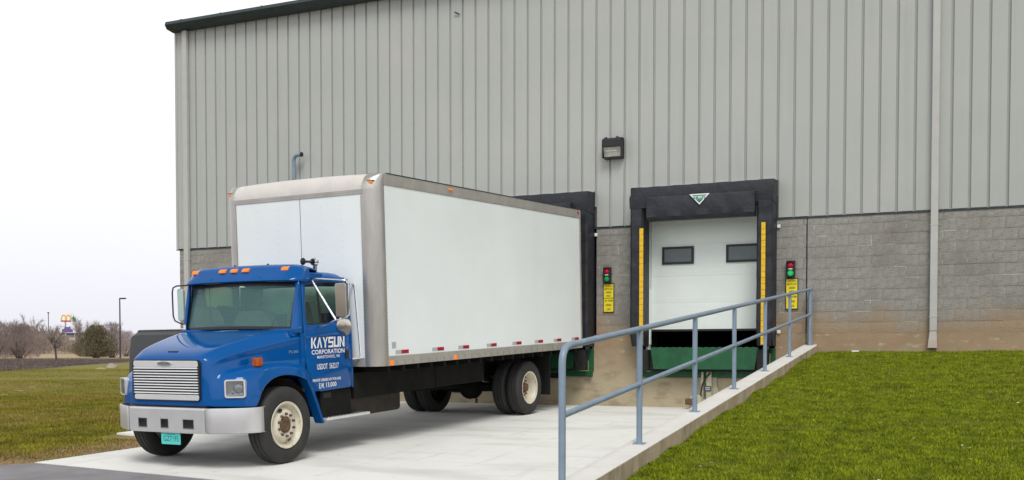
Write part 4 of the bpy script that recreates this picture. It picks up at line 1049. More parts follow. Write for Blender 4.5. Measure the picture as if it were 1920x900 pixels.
# roof with the raised front visor
rows_ = []
def roofrow(y, z, hw, crown, drop):
    r = []
    for k in range(15):
        u = -1 + 2 * k / 14; a = abs(u)
        zz = z + crown * (1 - u * u) - drop * max(0, (a - .80) / .20) ** 2.2
        r.append((hw * u, y, zz))
    return r
rows_ = [roofrow(.90, 2.475, .99, .02, .09), roofrow(1.0, 2.49, .99, .02, .09), roofrow(1.3, 2.49, .985, .02, .09), roofrow(1.5, 2.475, .98, .015, .085), roofrow(1.59, 2.44, .965, .01, .06), roofrow(1.615, 2.38, .95, .0, .02)]
m_ = MB().grid(rows_); rf = T('cab_roof', m_, M['blue'], smooth=60); q = rf.modifiers.new('t', 'SOLIDIFY'); q.thickness = .03; q.offset = -1
T('roof_side', MB().box(-.985, -.955, .62, 1.58, 2.375, 2.40).box(.955, .985, .62, 1.58, 2.375, 2.40), M['blue'])
def vis(y, z, hw, yend, cr_=.02, drop=.0):
    r = []
    for k in range(25):
        u = -1 + 2 * k / 24; a = max(0, (abs(u) - .78) / .22)
        r.append((hw * u, y + (yend - y) * a ** 2.2, z + cr_ * (1 - u * u) - drop * a ** 2))
    return r
rows_ = [vis(.46, 2.345, 1.05, .62, .015), vis(.385, 2.350, 1.075, .62, .015), vis(.375, 2.362, 1.08, .62, .015), vis(.40, 2.405, 1.075, .64, .015),
         vis(.445, 2.432, 1.06, .66, .02, .0), vis(.50, 2.525, 1.035, .68, .02, .01), vis(.56, 2.568, .99, .70, .02, .03), vis(.72, 2.585, .96, .80, .02, .05), vis(.93, 2.565, .95, .93, .02, .05), vis(.99, 2.50, .94, .98, .02, .03)]
vz = T('roof_visor', MB().grid(rows_), M['blue'], smooth=60); q = vz.modifiers.new('t', 'SOLIDIFY'); q.thickness = .02; q.offset = -1
T('visor_end', MB().box(-1.03, -.90, .62, .98, 2.36, 2.47), M['blue'], vz, bevel=.02); T('visor_end', MB().box(.90, 1.03, .62, .98, 2.36, 2.47), M['blue'], vz, bevel=.02)
for x in (-.84, -.31, -.10, .11, .78):
    yy = .475 if abs(x) < .7 else .50
    m_ = MB(); m_.prism([(yy - .022, 2.500), (yy - .020, 2.525), (yy + .01, 2.552), (yy + .05, 2.552), (yy + .05, 2.50)], 0, x - .058, x + .058); T('marker_lamp', m_, M['amber'], bevel=.006)
for x in (-.45, .42): T('visor_screw', MB().box(x - .012, x + .012, .395, .415, 2.40, 2.42), M['black'], vz)
for x in (-.3, .3): T('visor_stud', MB().box(x - .010, x + .010, .70, .72, 2.60, 2.616), M['black'], vz)
# round spot lamps / horn on the roof
hn = T('air_horn', MB().lathe([(-.05, .0), (-.05, .045), (.0, .062), (.012, .060), (.012, 0)], (.88, 1.0, 2.625), axis=1, n=20), M['chrome'], smooth=50)
T('horn_bell', MB().lathe([(-.062, .0), (-.061, .04), (-.052, .05)], (.80, .90, 2.63), axis=1, n=20).tube([(.80, .86, 2.63), (.88, 1.0, 2.625), (.88, 1.06, 2.62)], .016, 8), M['black'], hn, smooth=50)
T('horn_foot', MB().box(.86, .90, .98, 1.02, 2.50, 2.58), M['chrome'], hn)

# --- mirrors
T('mirror_arm', MB().tube([(.99, .70, 2.385), (1.30, .62, 2.37), (1.62, .56, 2.345), (1.70, .60, 2.34), (1.72, .62, 2.30), (1.72, .62, 1.90), (1.66, .60, 1.84), (1.50, .60, 1.82), (1.30, .66, 1.77), (1.03, .76, 1.725)], .014, 8)
  .tube([(1.06, .69, 2.375), (1.52, .60, 1.83)], .017, 8), M['chrome'], smooth=60)
mr_ = T('mirror_head', MB().prism(rrect(1.655, 2.085, .175, .44, .03), 1, .535, .565), M['mirror'], bevel=.008)
T('mirror_glass', MB().prism(rrect(1.655, 2.085, .155, .42, .025), 1, .566, .570), M['chrome'], mr_)
rm = T('round_mirror', MB().lathe([(-.016, .0), (-.015, .06), (-.010, .105), (0, .125), (.008, .122), (.008, 0)], (1.64, .60, 1.745), axis=1, n=24), M['mirror'], smooth=60)
T('mirror_stem', MB().tube([(1.64, .60, 1.73), (1.64, .60, 1.85)], .012, 6), M['chrome'], rm)
T('grab_rail', MB().tube([(.99, 1.60, 2.33), (1.00, 1.70, 2.34), (1.01, 1.71, 2.28), (1.08, 1.71, 1.32), (1.08, 1.70, 1.27), (1.0, 1.60, 1.27)], .016, 8), M['chrome'], smooth=60)
T('mirror_arm', MB().tube([(-.98, .56, 2.36), (-1.22, .50, 2.355), (-1.28, .49, 2.33), (-1.30, .49, 2.26), (-1.30, .49, 1.93), (-1.27, .49, 1.86), (-1.20, .50, 1.83), (-1.12, .52, 1.80), (-1.0, .50, 1.78)], .011, 8), M['steelpole'], smooth=60)
mr_ = T('mirror_head', MB().prism(rrect(-1.195, 2.085, .115, .46, .035), 1, .53, .57), M['mirrorpale'], bevel=.010)
T('mirror_glass', MB().prism(rrect(-1.195, 2.085, .10, .44, .03), 1, .571, .575), M['chrome'], mr_)

# --- door lettering, driver's side
dr = [o for o in tk.children if o.name.startswith('cab_door')][1]
SX = 1.050
def DT(s, w): return Matrix(((0, 0, 1, SX), (1, 0, 0, s), (0, 1, 0, w), (0, 0, 0, 1)))
fit_text('door_lettering', 'CORPORATION', M['lettering'], dr, DT(.66, 1.368), .715, .062, bold=.022)
fit_text('door_lettering', 'MANITOWOC, WI', M['lettering'], dr, DT(.775, 1.302), .485, .048, bold=.014)
fit_text('door_lettering', 'USDOT  563217', M['lettering'], dr, DT(.765, 1.160), .47, .078, bold=.016)
fit_text('door_lettering', 'PRIVATE CARRIER NOT FOR HIRE', M['lettering'], dr, DT(.665, .998), .61, .038, bold=.024)
fit_text('door_lettering', 'E.W.', M['lettering'], dr, DT(.795, .902), .115, .072, bold=.018)
fit_text('door_lettering', '13,000', M['lettering'], dr, DT(.945, .902), .225, .074, bold=.018)
fit_text('fender_badge', 'FL80', M['greyletter'], hood, Matrix(((.10, 0, 1, 1.010), (.98, 0, 0, .25), (0, 1, 0, 1.405), (0, 0, 0, 1))), .17, .036, bold=.01)
# heavy custom wordmark drawn as strokes on a unit box
def stroke_letter(polys, x, w, h):
    return [[(x + px * w, pz * h) for px, pz in p] for p in polys]
GL = {
 'K': [[(0, 0), (.28, 0), (.28, 1), (0, 1)], [(.34, .50), (.72, 1), (1.0, 1), (.60, .52)], [(.34, .50), (.60, .52), (1.0, 0), (.70, 0)]],
 'A': [[(0, 0), (.27, 0), (.62, 1), (.38, 1)], [(.62, 1), (.48, .62), (.74, 0), (1.0, 0)]],
 'Y': [[(0, 1), (.27, 1), (.50, .62), (.38, .42)], [(.73, 1), (1.0, 1), (.60, .40), (.44, .48)], [(.36, 0), (.64, 0), (.64, .46), (.36, .46)]],
 'S': [[(0, 1), (1, 1), (1, .80), (.0, .80)], [(0, .80), (.27, .80), (.27, .44), (0, .44)], [(0, .60), (1, .60), (1, .41), (0, .41)], [(.73, .41), (1, .41), (1, .19), (.73, .19)], [(0, .19), (1, .19), (1, 0), (0, 0)]],
 'U': [[(0, 1), (.28, 1), (.28, 0.08), (0, .0)], [(.0, 0), (1, 0), (1, .2), (0, .2)], [(.72, 1), (1, 1), (1, .2), (.72, .2)]],
 'N': [[(0, 0), (.26, 0), (.26, 1), (0, 1)], [(.74, 0), (1, 0), (1, 1), (.74, 1)], [(.26, 1), (.74, .25), (.74, 0), (.26, .72)]],
}
x = 0; lw = .112; zc_ = 0
for ch in 'KAYSUN':
    m_ = MB()
    for p in stroke_letter(GL[ch], x, lw, .145):
        m_.add([(SX + zc_ * .00012, .652 + a + (h_ * .04), 1.452 + h_) for a, h_ in p], [tuple(range(len(p)))]); zc_ += 1
    x += lw + .010
    T('door_letter', m_, M['lettering'], dr)

# --- cargo box
SF, SR, BW, ZB, ZT, ZR = 1.70, 8.637, 1.41, 1.151, 3.89, 1.288
RC = .215
rows_ = []
for z in (ZB, 3.66):
    pass
for s_ in (-1, 1):
    m_ = MB(); arc = [(s_ * (BW - RC + RC * math.sin(a)), SF + RC - RC * math.cos(a)) for a in [math.radians(9 * k) for k in range(11)]]
    arc = arc + [(s_ * BW, SF + RC + .012)]; arc = [(s_ * (BW - RC - .03), SF)] + arc
    m_.grid([[(a, b_, z) for a, b_ in arc] for z in (ZB, 2.0, 3.0, 3.66)])
    post = T('corner_post', m_, M['alu'], smooth=60)
    for (a_, b_) in ((s_ * (BW - RC - .028), SF - .003), (s_ * (BW + .002), SF + RC + .008)):
        rv = MB()
        for k in range(50):
            z = ZB + .05 + k * .051; rv.box(a_ - .005, a_ + .005, b_ - .004, b_ + .004, z - .004, z + .004)
        q = T('rivet_row', rv, M['rivet'], post); q['kind'] = 'stuff'
    # capped upper corner: quarter sphere
    m_ = MB(); rr_ = []
    for j in range(9):
        b2 = math.radians(90 * j / 8); row = []
        for k in range(9):
            a = math.radians(90 * k / 8)
            row.append((s_ * (BW - RC + RC * math.sin(a) * 1.0), SF + RC - RC * math.cos(a) * math.cos(b2) , 3.66 + .235 * math.sin(b2)))
        rr_.append(row)
    m_.grid(rr_); T('corner_cap', m_, M['alu'], smooth=60)
    m_ = MB().box(s_ * 1.27 - .07, s_ * 1.27 + .07, SF + .03, SF + .10, 3.735, 3.765); T('corner_marker', m_, M['amber'], bevel=.006)
    T('marker_trim', MB().box(s_ * 1.27 - .085, s_ * 1.27 + .085, SF + .035, SF + .10, 3.768, 3.785), M['rivet'])
# front wall, two sheets
for (a, b_) in ((-BW + RC + .03, .067), (.073, BW - RC - .03)):
    m_ = MB().box(a, b_, SF + .004, SF + .03, ZB + .12, 3.60); T('front_sheet', m_, M['white'], bevel=.003)
T('front_sill', MB().box(-BW + RC + .03, BW - RC - .03, SF - .004, SF + .04, ZB, ZB + .118), M['rail_alu'])
T('front_seam', MB().box(.068, .072, SF - .001, SF + .004, ZB + .12, 3.60), M['rivet'])
rv = MB()
for xs_ in (-.75, -.35, .45, .82):
    for k in range(22): rv.box(xs_ - .004, xs_ + .004, SF + .0015, SF + .006, 1.35 + k * .10, 1.358 + k * .10)
q = T('rivet_row', rv, M['silvertape']); q['kind'] = 'stuff'
# curved roof front
rows_ = []
for (y, z) in ((SF - .006, 3.595), (SF - .006, 3.655)): rows_.append([(x, y, z) for x in (-BW + RC, 0, BW - RC)])
m_ = MB().grid(rows_); T('front_header', m_, M['rail_alu'])
rows_ = []
for k in range(10):
    a = math.radians(90 * k / 9); rows_.append([(x, SF + RC - (RC + .004) * math.cos(a), 3.657 + .236 * math.sin(a) + .02 * (1 - abs(x / 1.17) ** 2) * math.sin(a)) for x in [-BW + RC + i * (2 * (BW - RC)) / 8 for i in range(9)]])
m_ = MB().grid(rows_); T('roof_nose', m_, M['roofcap'], smooth=60)
rv = MB()
for k in range(46):
    x = -1.15 + k * .051; rv.box(x - .005, x + .005, SF - .0095, SF - .005, 3.622, 3.632)
q = T('rivet_row', rv, M['rivet']); q['kind'] = 'stuff'
m_ = MB(); m_.grid([[(x, y, 3.893 + .02 * (1 - abs(x / BW) ** 2)) for x in [-BW + .04 + i * (2 * BW - .08) / 8 for i in range(9)]] for y in (SF + RC, 4, 6, SR - .02)]); T('box_roof', m_, M['roofcap'], smooth=60)
for s_ in (-1, 1):
    a, b_ = sorted((s_ * (BW - .03), s_ * (BW - .004)))
    ys_ = [SF + RC + .02 + k * (SR - .08 - SF - RC - .02) / 5 for k in range(6)]
    m_ = MB().box(a, b_, SF + RC + .02, SR - .06, ZR + .002, 3.72); T('side_wall', m_, M['white'])
    a, b_ = sorted((s_ * (BW - .03), s_ * (BW + .006)))
    tr = T('top_rail', MB().box(a, b_, SF + RC + .012, SR - .03, 3.722, 3.885), M['rail_alu'], bevel=.006)
    T('drip_edge', MB().box(min(s_ * (BW - .03), s_ * (BW + .012)), max(s_ * (BW - .03), s_ * (BW + .012)), SF + .30, SR - .02, 3.887, 3.897), M['trimdark'], tr)
    br = T('bottom_rail', MB().box(a, b_, SF + RC + .012, SR - .06, ZB, ZR), M['rail_alu'], bevel=.004)
    rv = MB()
    for k in range(30):
        y = SF + RC + .2 + k * .215; rv.box(min(s_ * (BW + .004), s_ * (BW + .0095)), max(s_ * (BW + .004), s_ * (BW + .0095)), y - .006, y + .006, ZB + .008, ZB + .075)
    q = T('bolt_row', rv, M['rivet'], br); q['kind'] = 'stuff'
    rv = MB()
    for k in range(125):
        y = SF + RC + .05 + k * .052; rv.box(min(s_ * (BW + .004), s_ * (BW + .0085)), max(s_ * (BW + .004), s_ * (BW + .0085)), y - .004, y + .004, 3.74, 3.748)
    q = T('rivet_row', rv, M['rivet'], tr); q['kind'] = 'stuff'
    T('rear_post', MB().box(a, b_ + .004 * s_, SR - .058, SR, ZB, 3.88), M['rail_alu'], bevel=.006)
    for y in (2.31, 3.29, 4.06, 4.98, 5.89, 6.75, 7.54, 8.35):
        sa, sb = sorted((s_ * (BW - .003), s_ * (BW + .001)))
        rt_ = T('reflector_strip', MB().box(sa, sb, y - .155 + .10, y + .135, 1.315, 1.368), M['redtape'])
        T('silver_end', MB().box(sa, sb, y - .20, y - .058, 1.315, 1.368), M['silvertape'], rt_)
    for (y, z) in ((1.985, 1.19), (3.743, 1.19)):
        T('side_marker', MB().box(min(s_ * BW, s_ * (BW + .03)), max(s_ * BW, s_ * (BW + .03)), y - .035, y + .035, z - .035, z + .035), M['amber'], bevel=.01)
    T('top_marker', MB().box(min(s_ * BW, s_ * (BW + .03)), max(s_ * BW, s_ * (BW + .03)), 3.66, 3.76, 3.81, 3.84), M['amber'], bevel=.006)
    T('rear_marker', MB().box(min(s_ * BW, s_ * (BW + .02)), max(s_ * BW, s_ * (BW + .02)), SR - .14, SR - .09, 3.80, 3.85), M['red'])
    T('small_decal', MB().box(min(s_ * (BW - .003), s_ * (BW + .0005)), max(s_ * (BW - .003), s_ * (BW + .0005)), 2.02, 2.12, 1.40, 1.49), M['silvertape'])
T('box_floor', MB().box(-BW + .03, BW - .03, SF + .26, SR - .02, ZB + .01, ZB + .06), M['chassis'])
T('rear_door', MB().box(-BW + .05, BW - .05, SR - .03, SR - .005, ZB + .05, 3.8), M['white'])
for k in range(18):
    y = SF + .3 + k * .38; T('cross_member', MB().box(-BW + .05, BW - .05, y - .03, y + .03, ZB - .09, ZB + .005), M['chassis'])

# --- chassis
for s_ in (-1, 1):
    T('frame_rail', MB().box(min(s_ * .38, s_ * .46), max(s_ * .38, s_ * .46), -.78, SR - .3, .72, .97), M['chassis'])
    T('sill_beam', MB().box(min(s_ * .40, s_ * .45), max(s_ * .40, s_ * .45), SF + .1, SR - .1, .975, 1.06), M['chassis'])
    m_ = MB()
    T('fuel_tank', MB().prism(rrect(s_ * .70, .63, .36, .43, .07), 1, 1.57, 2.95), M['tank'], smooth=40)
    st = T('step', MB().box(min(s_ * .90, s_ * 1.12), max(s_ * .90, s_ * 1.12), .86, 1.84, .462, .495), M['brightalu'], bevel=.005)
    m_ = MB()
    for k in range(12): m_.box(min(s_ * .92, s_ * 1.09), max(s_ * .92, s_ * 1.11), .88 + k * .08, .92 + k * .08, .4955, .503)
    q = T('tread_bar', m_, M['chrome'], st)
    T('battery_box', MB().box(min(s_ * .62, s_ * 1.0), max(s_ * .62, s_ * 1.0), .88, 1.55, .50, .86), M['chassis'], bevel=.01)
    T('box_vent', MB().box(min(s_ * .99, s_ * 1.004), max(s_ * .99, s_ * 1.004), .93, 1.10, .76, .83), M['black'])
    T('frame_shade', MB().box(min(s_ * .60, s_ * .96), max(s_ * .60, s_ * .93), 1.72, 3.9, .69, 1.06), M['chassis'], bevel=.01)  # black box stands in for frame and shadow under the cargo box
    T('frame_shade_rear', MB().box(min(s_ * .62, s_ * .90), max(s_ * .60, s_ * .93), 3.915, 5.5, .69, 1.06), M['chassis'], bevel=.01)  # carries the same painted band of frame and shadow rearwards
    T('mud_flap', MB().box(min(s_ * .64, s_ * 1.27), max(s_ * .64, s_ * 1.27), 7.43, 7.445, .30, 1.10), M['black'])
    T('leaf_spring', MB().tube([(s_ * .50, 5.95, .74), (s_ * .50, 6.3, .66), (s_ * .50, 6.62, .62), (s_ * .50, 6.95, .66), (s_ * .50, 7.3, .74)], .05, 6), M['chassis'])
    T('front_spring', MB().tube([(s_ * .42, -.65, .62), (s_ * .42, 0, .52), (s_ * .42, .65, .62)], .04, 6), M['chassis'])
T('front_axle', MB().tube([(-.95, 0, .495), (-.4, 0, .43), (.4, 0, .43), (.95, 0, .495)], .05, 8), M['chassis'], smooth=50)
T('rear_axle', MB().tube([(-1.0, 6.62, .495), (-.3, 6.62, .495), (.3, 6.62, .495), (1.0, 6.62, .495)], [.07, .09, .09, .07], 12), M['chassis'], smooth=50)
T('differential', MB().lathe([(-.20, .05), (-.16, .18), (-.05, .24), (.06, .24), (.16, .16), (.2, .05)], (0, 6.60, .50), axis=1, n=20), M['chassis'], smooth=50)
T('driveshaft', MB().tube([(0, .8, .72), (0, 3.4, .66), (0, 6.3, .53)], .05, 10), M['chassis'], smooth=50)
T('muffler', MB().lathe([(-.5, .05), (-.46, .13), (.46, .13), (.5, .05)], (-.35, 2.6, .60), axis=1, n=16), M['rust'], smooth=40)
T('bumper_guard', MB().box(-1.0, 1.0, SR - .25, SR - .18, .55, .65), M['chassis'])

# --- wheels
RT = .495
def tyre_prof(w):
    h = w / 2
    return [(-h + .035, .30), (-h + .012, .325), (-h, .37), (-h - .004, .42), (-h + .010, .455), (-h + .028, .480), (-h + .045, RT - .003),
            (-h * .55, RT), (-h * .55 + .004, RT - .013), (-h * .55 + .012, RT - .013), (-h * .55 + .016, RT), (-.010, RT), (-.006, RT - .013), (.006, RT - .013), (.010, RT),
            (h * .55 - .016, RT), (h * .55 - .012, RT - .013), (h * .55 - .004, RT - .013), (h * .55, RT), (h - .045, RT - .003), (h - .028, .480), (h - .010, .455), (h + .004, .42), (h, .37), (h - .012, .325), (h - .035, .30)]
def wheel(x, y, s_, dish, rim='rim'):
    """s_ is the outward direction; dish = depth of the disc behind the outer flange (negative bulges out)"""
    zc_ = RT
    c = (0, 0, 0); q_ = .115
    def P(a): return s_ * a
    prof = [(P(q_), .272), (P(q_ + .012), .300), (P(q_ + .006), .305), (P(q_ - .01), .285), (P(q_ - .02), .278), (P(q_ - .045), .270), (P(q_ - max(.055, dish * .6)), .258)]
    if dish > 0.05: prof += [(P(q_ - dish), .245), (P(q_ - dish - .005), .225), (P(q_ - dish + .01), .18), (P(q_ - dish + .015), .11), (P(q_ - dish - .02), .10), (P(q_ - dish - .02), .0)]
    else: prof += [(P(q_ - .075), .245), (P(q_ - .06), .225), (P(q_ - .02), .185), (P(q_ - .012), .17), (P(q_ - .015), .115), (P(q_ - .04), .11), (P(q_ - .04), .0)]
    w = T('wheel', MB().lathe(prof, c, axis=0, n=40, cap=False), M[rim], smooth=50); w.location = (x, y, zc_)
    T('tyre', MB().lathe(tyre_prof(.27), c, axis=0, n=56, cap=False), M['tyre'], w, smooth=35)
    hubx = q_ - (dish if dish > .05 else .04)
    if dish > .05: hp = [(P(hubx - .02), .095), (P(hubx + .05), .092), (P(hubx + .09), .07), (P(hubx + .10), .0)]
    else: hp = [(P(hubx), .104), (P(hubx + .018), .100), (P(hubx + .03), .085), (P(hubx + .032), .06), (P(hubx + .02), .05), (P(hubx + .02), .0)]
    T('hub', MB().lathe(hp, c, axis=0, n=24), M['rust'], w, smooth=40)
    nx = q_ - (dish - .012 if dish > .05 else .013)
    nut = MB().lathe([(0, .0), (0, .019), (P(.03), .017), (P(.035), .0)], c, axis=0, n=6)
    nm = nut.mesh('lug_nut', M['rust'])
    for k in range(10):
        a = 2 * math.pi * (k + .5) / 10; o = link('lug_nut', nm, w, (P(nx), .143 * math.cos(a), .143 * math.sin(a)))
    hx = q_ - (dish - .004 if dish > .05 else .043)
    for a in (math.radians(115), math.radians(290)) if dish < .05 else (math.radians(60), math.radians(240)):
        m_ = MB(); pts_ = []
        for k in range(14):
            t_ = 2 * math.pi * k / 14; u_, v_ = .040 * math.cos(t_), .021 * math.sin(t_); r_ = .212 + v_
            ph = a + u_ / .212; xx = hx + (.046 if dish < .05 else .012) * (1 - (r_ - .185) / .05) * .75 + .004
            pts_.append((P(xx), r_ * math.cos(ph), r_ * math.sin(ph)))
        m_.add(pts_, [tuple(range(14))]); T('hand_hole', m_, M['black'], w)
    return w
wheel(1.154 - .127, 0, 1, 0.0); wheel(-1.154 + .127, 0, -1, 0.0)
for s_ in (1, -1):
    wheel(s_ * (1.261 - .127), 6.62, s_, .15)
    wheel(s_ * (1.261 - .127 - .30), 6.62, -s_, .15, 'chassis')

# ------------------------------------------------------------------ grass blades
def blades(name, pts, hgt, wid, m, label_kind='stuff', parent=None):
    N = len(pts); a = rng.uniform(0, 2 * np.pi, N); h = hgt * rng.uniform(.5, 1.3, N); w = wid * rng.uniform(.7, 1.3, N)
    lean = h * rng.uniform(.2, 1.0, N); la = rng.uniform(0, 2 * np.pi, N)
    dx, dy = np.cos(a) * w / 2, np.sin(a) * w / 2; lx, ly = np.cos(la) * lean, np.sin(la) * lean
    V = np.empty((N, 5, 3)); P = pts
    V[:, 0] = P - np.stack([dx, dy, np.full(N, .01)], 1); V[:, 1] = P + np.stack([dx, dy, np.full(N, -.01)], 1)
    mid = P + np.stack([lx * .35, ly * .35, h * .55], 1)
    V[:, 2] = mid + np.stack([dx, dy, 0 * dx], 1) * .7; V[:, 3] = mid - np.stack([dx, dy, 0 * dx], 1) * .7
    V[:, 4] = P + np.stack([lx, ly, h], 1)
    me = bpy.data.meshes.new(name); me.vertices.add(N * 5); me.vertices.foreach_set('co', V.ravel())
    base = np.arange(N)[:, None] * 5; q4 = base + np.array([[0, 1, 2, 3]]); t3 = base + np.array([[3, 2, 4]])
    loops = np.concatenate([q4, t3], 1).ravel()
    me.loops.add(N * 7); me.loops.foreach_set('vertex_index', loops.astype(np.int32))
    me.polygons.add(N * 2); st = np.stack([np.arange(N) * 7, np.arange(N) * 7 + 4], 1).ravel()
    me.polygons.foreach_set('loop_start', st.astype(np.int32))
    me.polygons.foreach_set('loop_total', np.tile([4, 3], N).astype(np.int32))
    me.update(calc_edges=True); me.validate(); me.materials.append(m)
    o = link(name, me, parent); o['kind'] = 'stuff'; return o
def in_view(x, y, z, m=40):
    X = np.stack([x - CAM.x, y - CAM.y, z - CAM.z], 1)
    zz = X @ np.array(fw); px = 960 + 1933 * (X @ np.array(rt)) / zz; py = 720 - 1933 * (X @ np.array(up)) / zz
    return (zz > 1) & (px > -m - 200) & (px < 1920 + 260) & (py < 900 + 120) & (py > -100), zz, px
N0 = 2300000
x = rng.uniform(-2.64, 9, N0); y = rng.uniform(-16.5, -0.05, N0)
z = 1.635 + .0922 * y + .012 * np.maximum(0, x)
ok, zz, px = in_view(x, y, z)
keep = (rng.random(N0) < np.where(ok, np.clip(9.0 / np.maximum(zz, 1), 0, 1) ** 1.2 * .72, .16))
x, y = x[keep], y[keep]; z = np.array([lawn_z(a, b_) for a, b_ in zip(x, y)])
blades('grass', np.stack([x, y, z], 1), .028, .0080, M['blade'])
# dead leaves and scraps scattered in the lawn
lm = MB()
for _ in range(420):
    lx_, ly_ = random.uniform(-2.5, 6), random.uniform(-15, -.3); lz_ = lawn_z(lx_, ly_) + random.uniform(.012, .028); a_ = random.uniform(0, 6.28); r_ = random.uniform(.008, .022)
    lm.add([(lx_ + r_ * math.cos(a_ + k * 1.57), ly_ + r_ * math.sin(a_ + k * 1.57), lz_ + random.uniform(-.006, .006)) for k in range(4)], [(0, 1, 2, 3)])
build('dead_leaves', lm, M['leaf'], kind='stuff')
# left lawn
N1 = 1500000
ang = rng.uniform(math.radians(-66), math.radians(-33), N1); d = 12 + (70 - 12) * rng.random(N1) ** 1.15
x = CAM.x + d * np.sin(ang); y = CAM.y + d * np.cos(ang)
ex_ = -11.44 + .14 * (y + 10.13)
inside = (x > ex_ - .02) & (y > -10.6) | (y < -10.55 - .0) | ((y > -7.6) & (x > -13.06)) | ((x > -18.1) & (y > -.02))
dens = np.clip(18 / d, .05, 1) ** 1.0 * .34 * np.where(ang < math.radians(-51.5), .45, 1) * 1.7
gap = np.clip((ex_ - x - .1) / 1.6, 0.18, 1)
keep = ~inside & (rng.random(N1) < dens * gap)
x, y, d = x[keep], y[keep], d[keep]
z = np.array([ground_z(a, b_) for a, b_ in zip(x, y)])
blades('grass', np.stack([x, y, z], 1), .034, .012, M['blade_left'])

# ------------------------------------------------------------------ background vegetation, signs, buildings
def at(px, d, z=None):
    """a point straight out along the column of picture x = px, d metres away from the camera"""
    a = YAW + math.atan((px - 960) / 1933.0); x, y = CAM.x + d * math.sin(a), CAM.y + d * math.cos(a)
    return (x, y, ground_z(x, y) if z is None else z)
def branch(mb, p, dirv, length, r, depth, spread, rr):
    n_ = 3; pts = [Vector(p)]; d_ = Vector(dirv).normalized()
    for i in range(n_):
        d_ = (d_ + Vector((rr.uniform(-1, 1), rr.uniform(-1, 1), rr.uniform(-.4, .7))) * .20).normalized(); pts.append(pts[-1] + d_ * length / n_)
    mb.tube(pts, [r, r * .85, r * .7, r * .5], 5 if depth > 1 else 3, cap=False)
    return pts
def bare_tree(name, label, cat, loc, h, spread, stems, twig_m, lean=(0, 0), twigs=900, group=None, trunk_h=.35, tr=.16, droop=0, seed=1, bush=False, twig_w=.02):
    rr = random.Random(seed); t = thing(name, label, cat, loc, group); L = Vector(loc)
    tm = MB(); ends = []
    for s in range(stems):
        a = rr.uniform(0, 6.28); sp_ = spread * rr.uniform(.1, .5) if stems > 1 else 0
        if bush:
            tip = Vector((math.cos(a) * spread * rr.uniform(.1, .9), math.sin(a) * spread * rr.uniform(.1, .9), h * rr.uniform(.4, .8)))
            pts = branch(tm, (rr.uniform(-.3, .3), rr.uniform(-.3, .3), -.1), tip, tip.length * .7, tr * .5, 2, 1, rr); ends += [(pts[2], tip.normalized()), (pts[3], tip.normalized())]
        else:
            top = Vector((lean[0], lean[1], h * trunk_h)); pts = branch(tm, (0, 0, -.15), (lean[0], lean[1], h * trunk_h), top.length, tr, 3, 1, rr)
            nb = 7
            for k in range(nb):
                a2 = 6.28 * k / nb + rr.uniform(-.4, .4); el = rr.uniform(.25, 1.3)
                d2 = Vector((math.cos(a2) * math.cos(el), math.sin(a2) * math.cos(el), math.sin(el)))
                p2 = branch(tm, pts[3] if k % 2 else pts[2], d2, spread * rr.uniform(.55, .85), tr * .45, 2, 1, rr)
                for q in (1, 2, 3):
                    for _ in range(2):
                        d3 = (d2 + Vector((rr.uniform(-1, 1), rr.uniform(-1, 1), rr.uniform(-.3, 1))) * .9).normalized()
                        p3 = branch(tm, p2[q], d3, spread * rr.uniform(.3, .55), tr * .18, 1, 1, rr); ends += [(p3[1], d3), (p3[2], d3), (p3[3], d3)]
    build('trunk', tm, M['bark'], t, local=True)
    cm = MB()
    for _ in range(twigs):
        p, d_ = ends[rr.randrange(len(ends))]
        if bush:
            a = rr.uniform(0, 6.28); rad = spread * rr.random() ** .6; zt_ = rr.random() ** .8
            env = math.sin(math.pi * min(1, .18 + .75 * zt_)) ** .7
            p = Vector((math.cos(a) * rad * env, math.sin(a) * rad * env, h * zt_ * .85)); d_ = Vector((p.x, p.y, p.z + h * .5)).normalized()
        dd = (d_ + Vector((rr.uniform(-1, 1), rr.uniform(-1, 1), rr.uniform(-.5 - droop, 1))) * .8).normalized()
        ln = h * rr.uniform(.06, .16); e_ = Vector(p) + dd * ln; mid = Vector(p) + dd * ln * .5 + Vector((rr.uniform(-1, 1), rr.uniform(-1, 1), rr.uniform(-1, 1))) * ln * .12
        sd_ = dd.cross(Vector((rr.uniform(-1, 1), rr.uniform(-1, 1), rr.uniform(-1, 1)))).normalized() * twig_w
        cm.add([Vector(p) - sd_, Vector(p) + sd_, mid + sd_ * .7, mid - sd_ * .7, e_], [(0, 1, 2, 3), (3, 2, 4)])
    build('crown', cm, twig_m, t, local=True); return t
bare_tree('bush', 'large rounded mauve leafless shrub at the far left edge of the field', 'shrub', at(38, 150), 4.9, 3.3, 26, M['twig_mauve'], twigs=5200, bush=True, seed=3, tr=.12, twig_w=.018)
bare_tree('bush', 'leafless shrub cut by the left edge of the picture', 'shrub', at(-12, 146), 5.2, 2.6, 18, M['twig_mauve'], twigs=2800, bush=True, seed=4, tr=.16, twig_w=.022)
bare_tree('bare_tree', 'small leaning leafless tree standing alone on the dark brush', 'tree', at(107, 122), 4.5, 1.6, 1, M['twig_tan'], lean=(-.75, -.1), twigs=900, seed=11, trunk_h=.48, tr=.13, twig_w=.011)
bare_tree('bush', 'thin leafless shrub beside the dark evergreen, left of the lamp post', 'shrub', at(210, 160), 5.6, 2.4, 14, M['twig_mauve'], twigs=2200, bush=True, seed=8, tr=.12, twig_w=.016)
bare_tree('bush', 'reddish leafless shrub right of the tall lamp post', 'shrub', at(238, 176), 4.4, 2.2, 12, M['twig_haze'], twigs=2400, bush=True, seed=9, tr=.12, twig_w=.02)
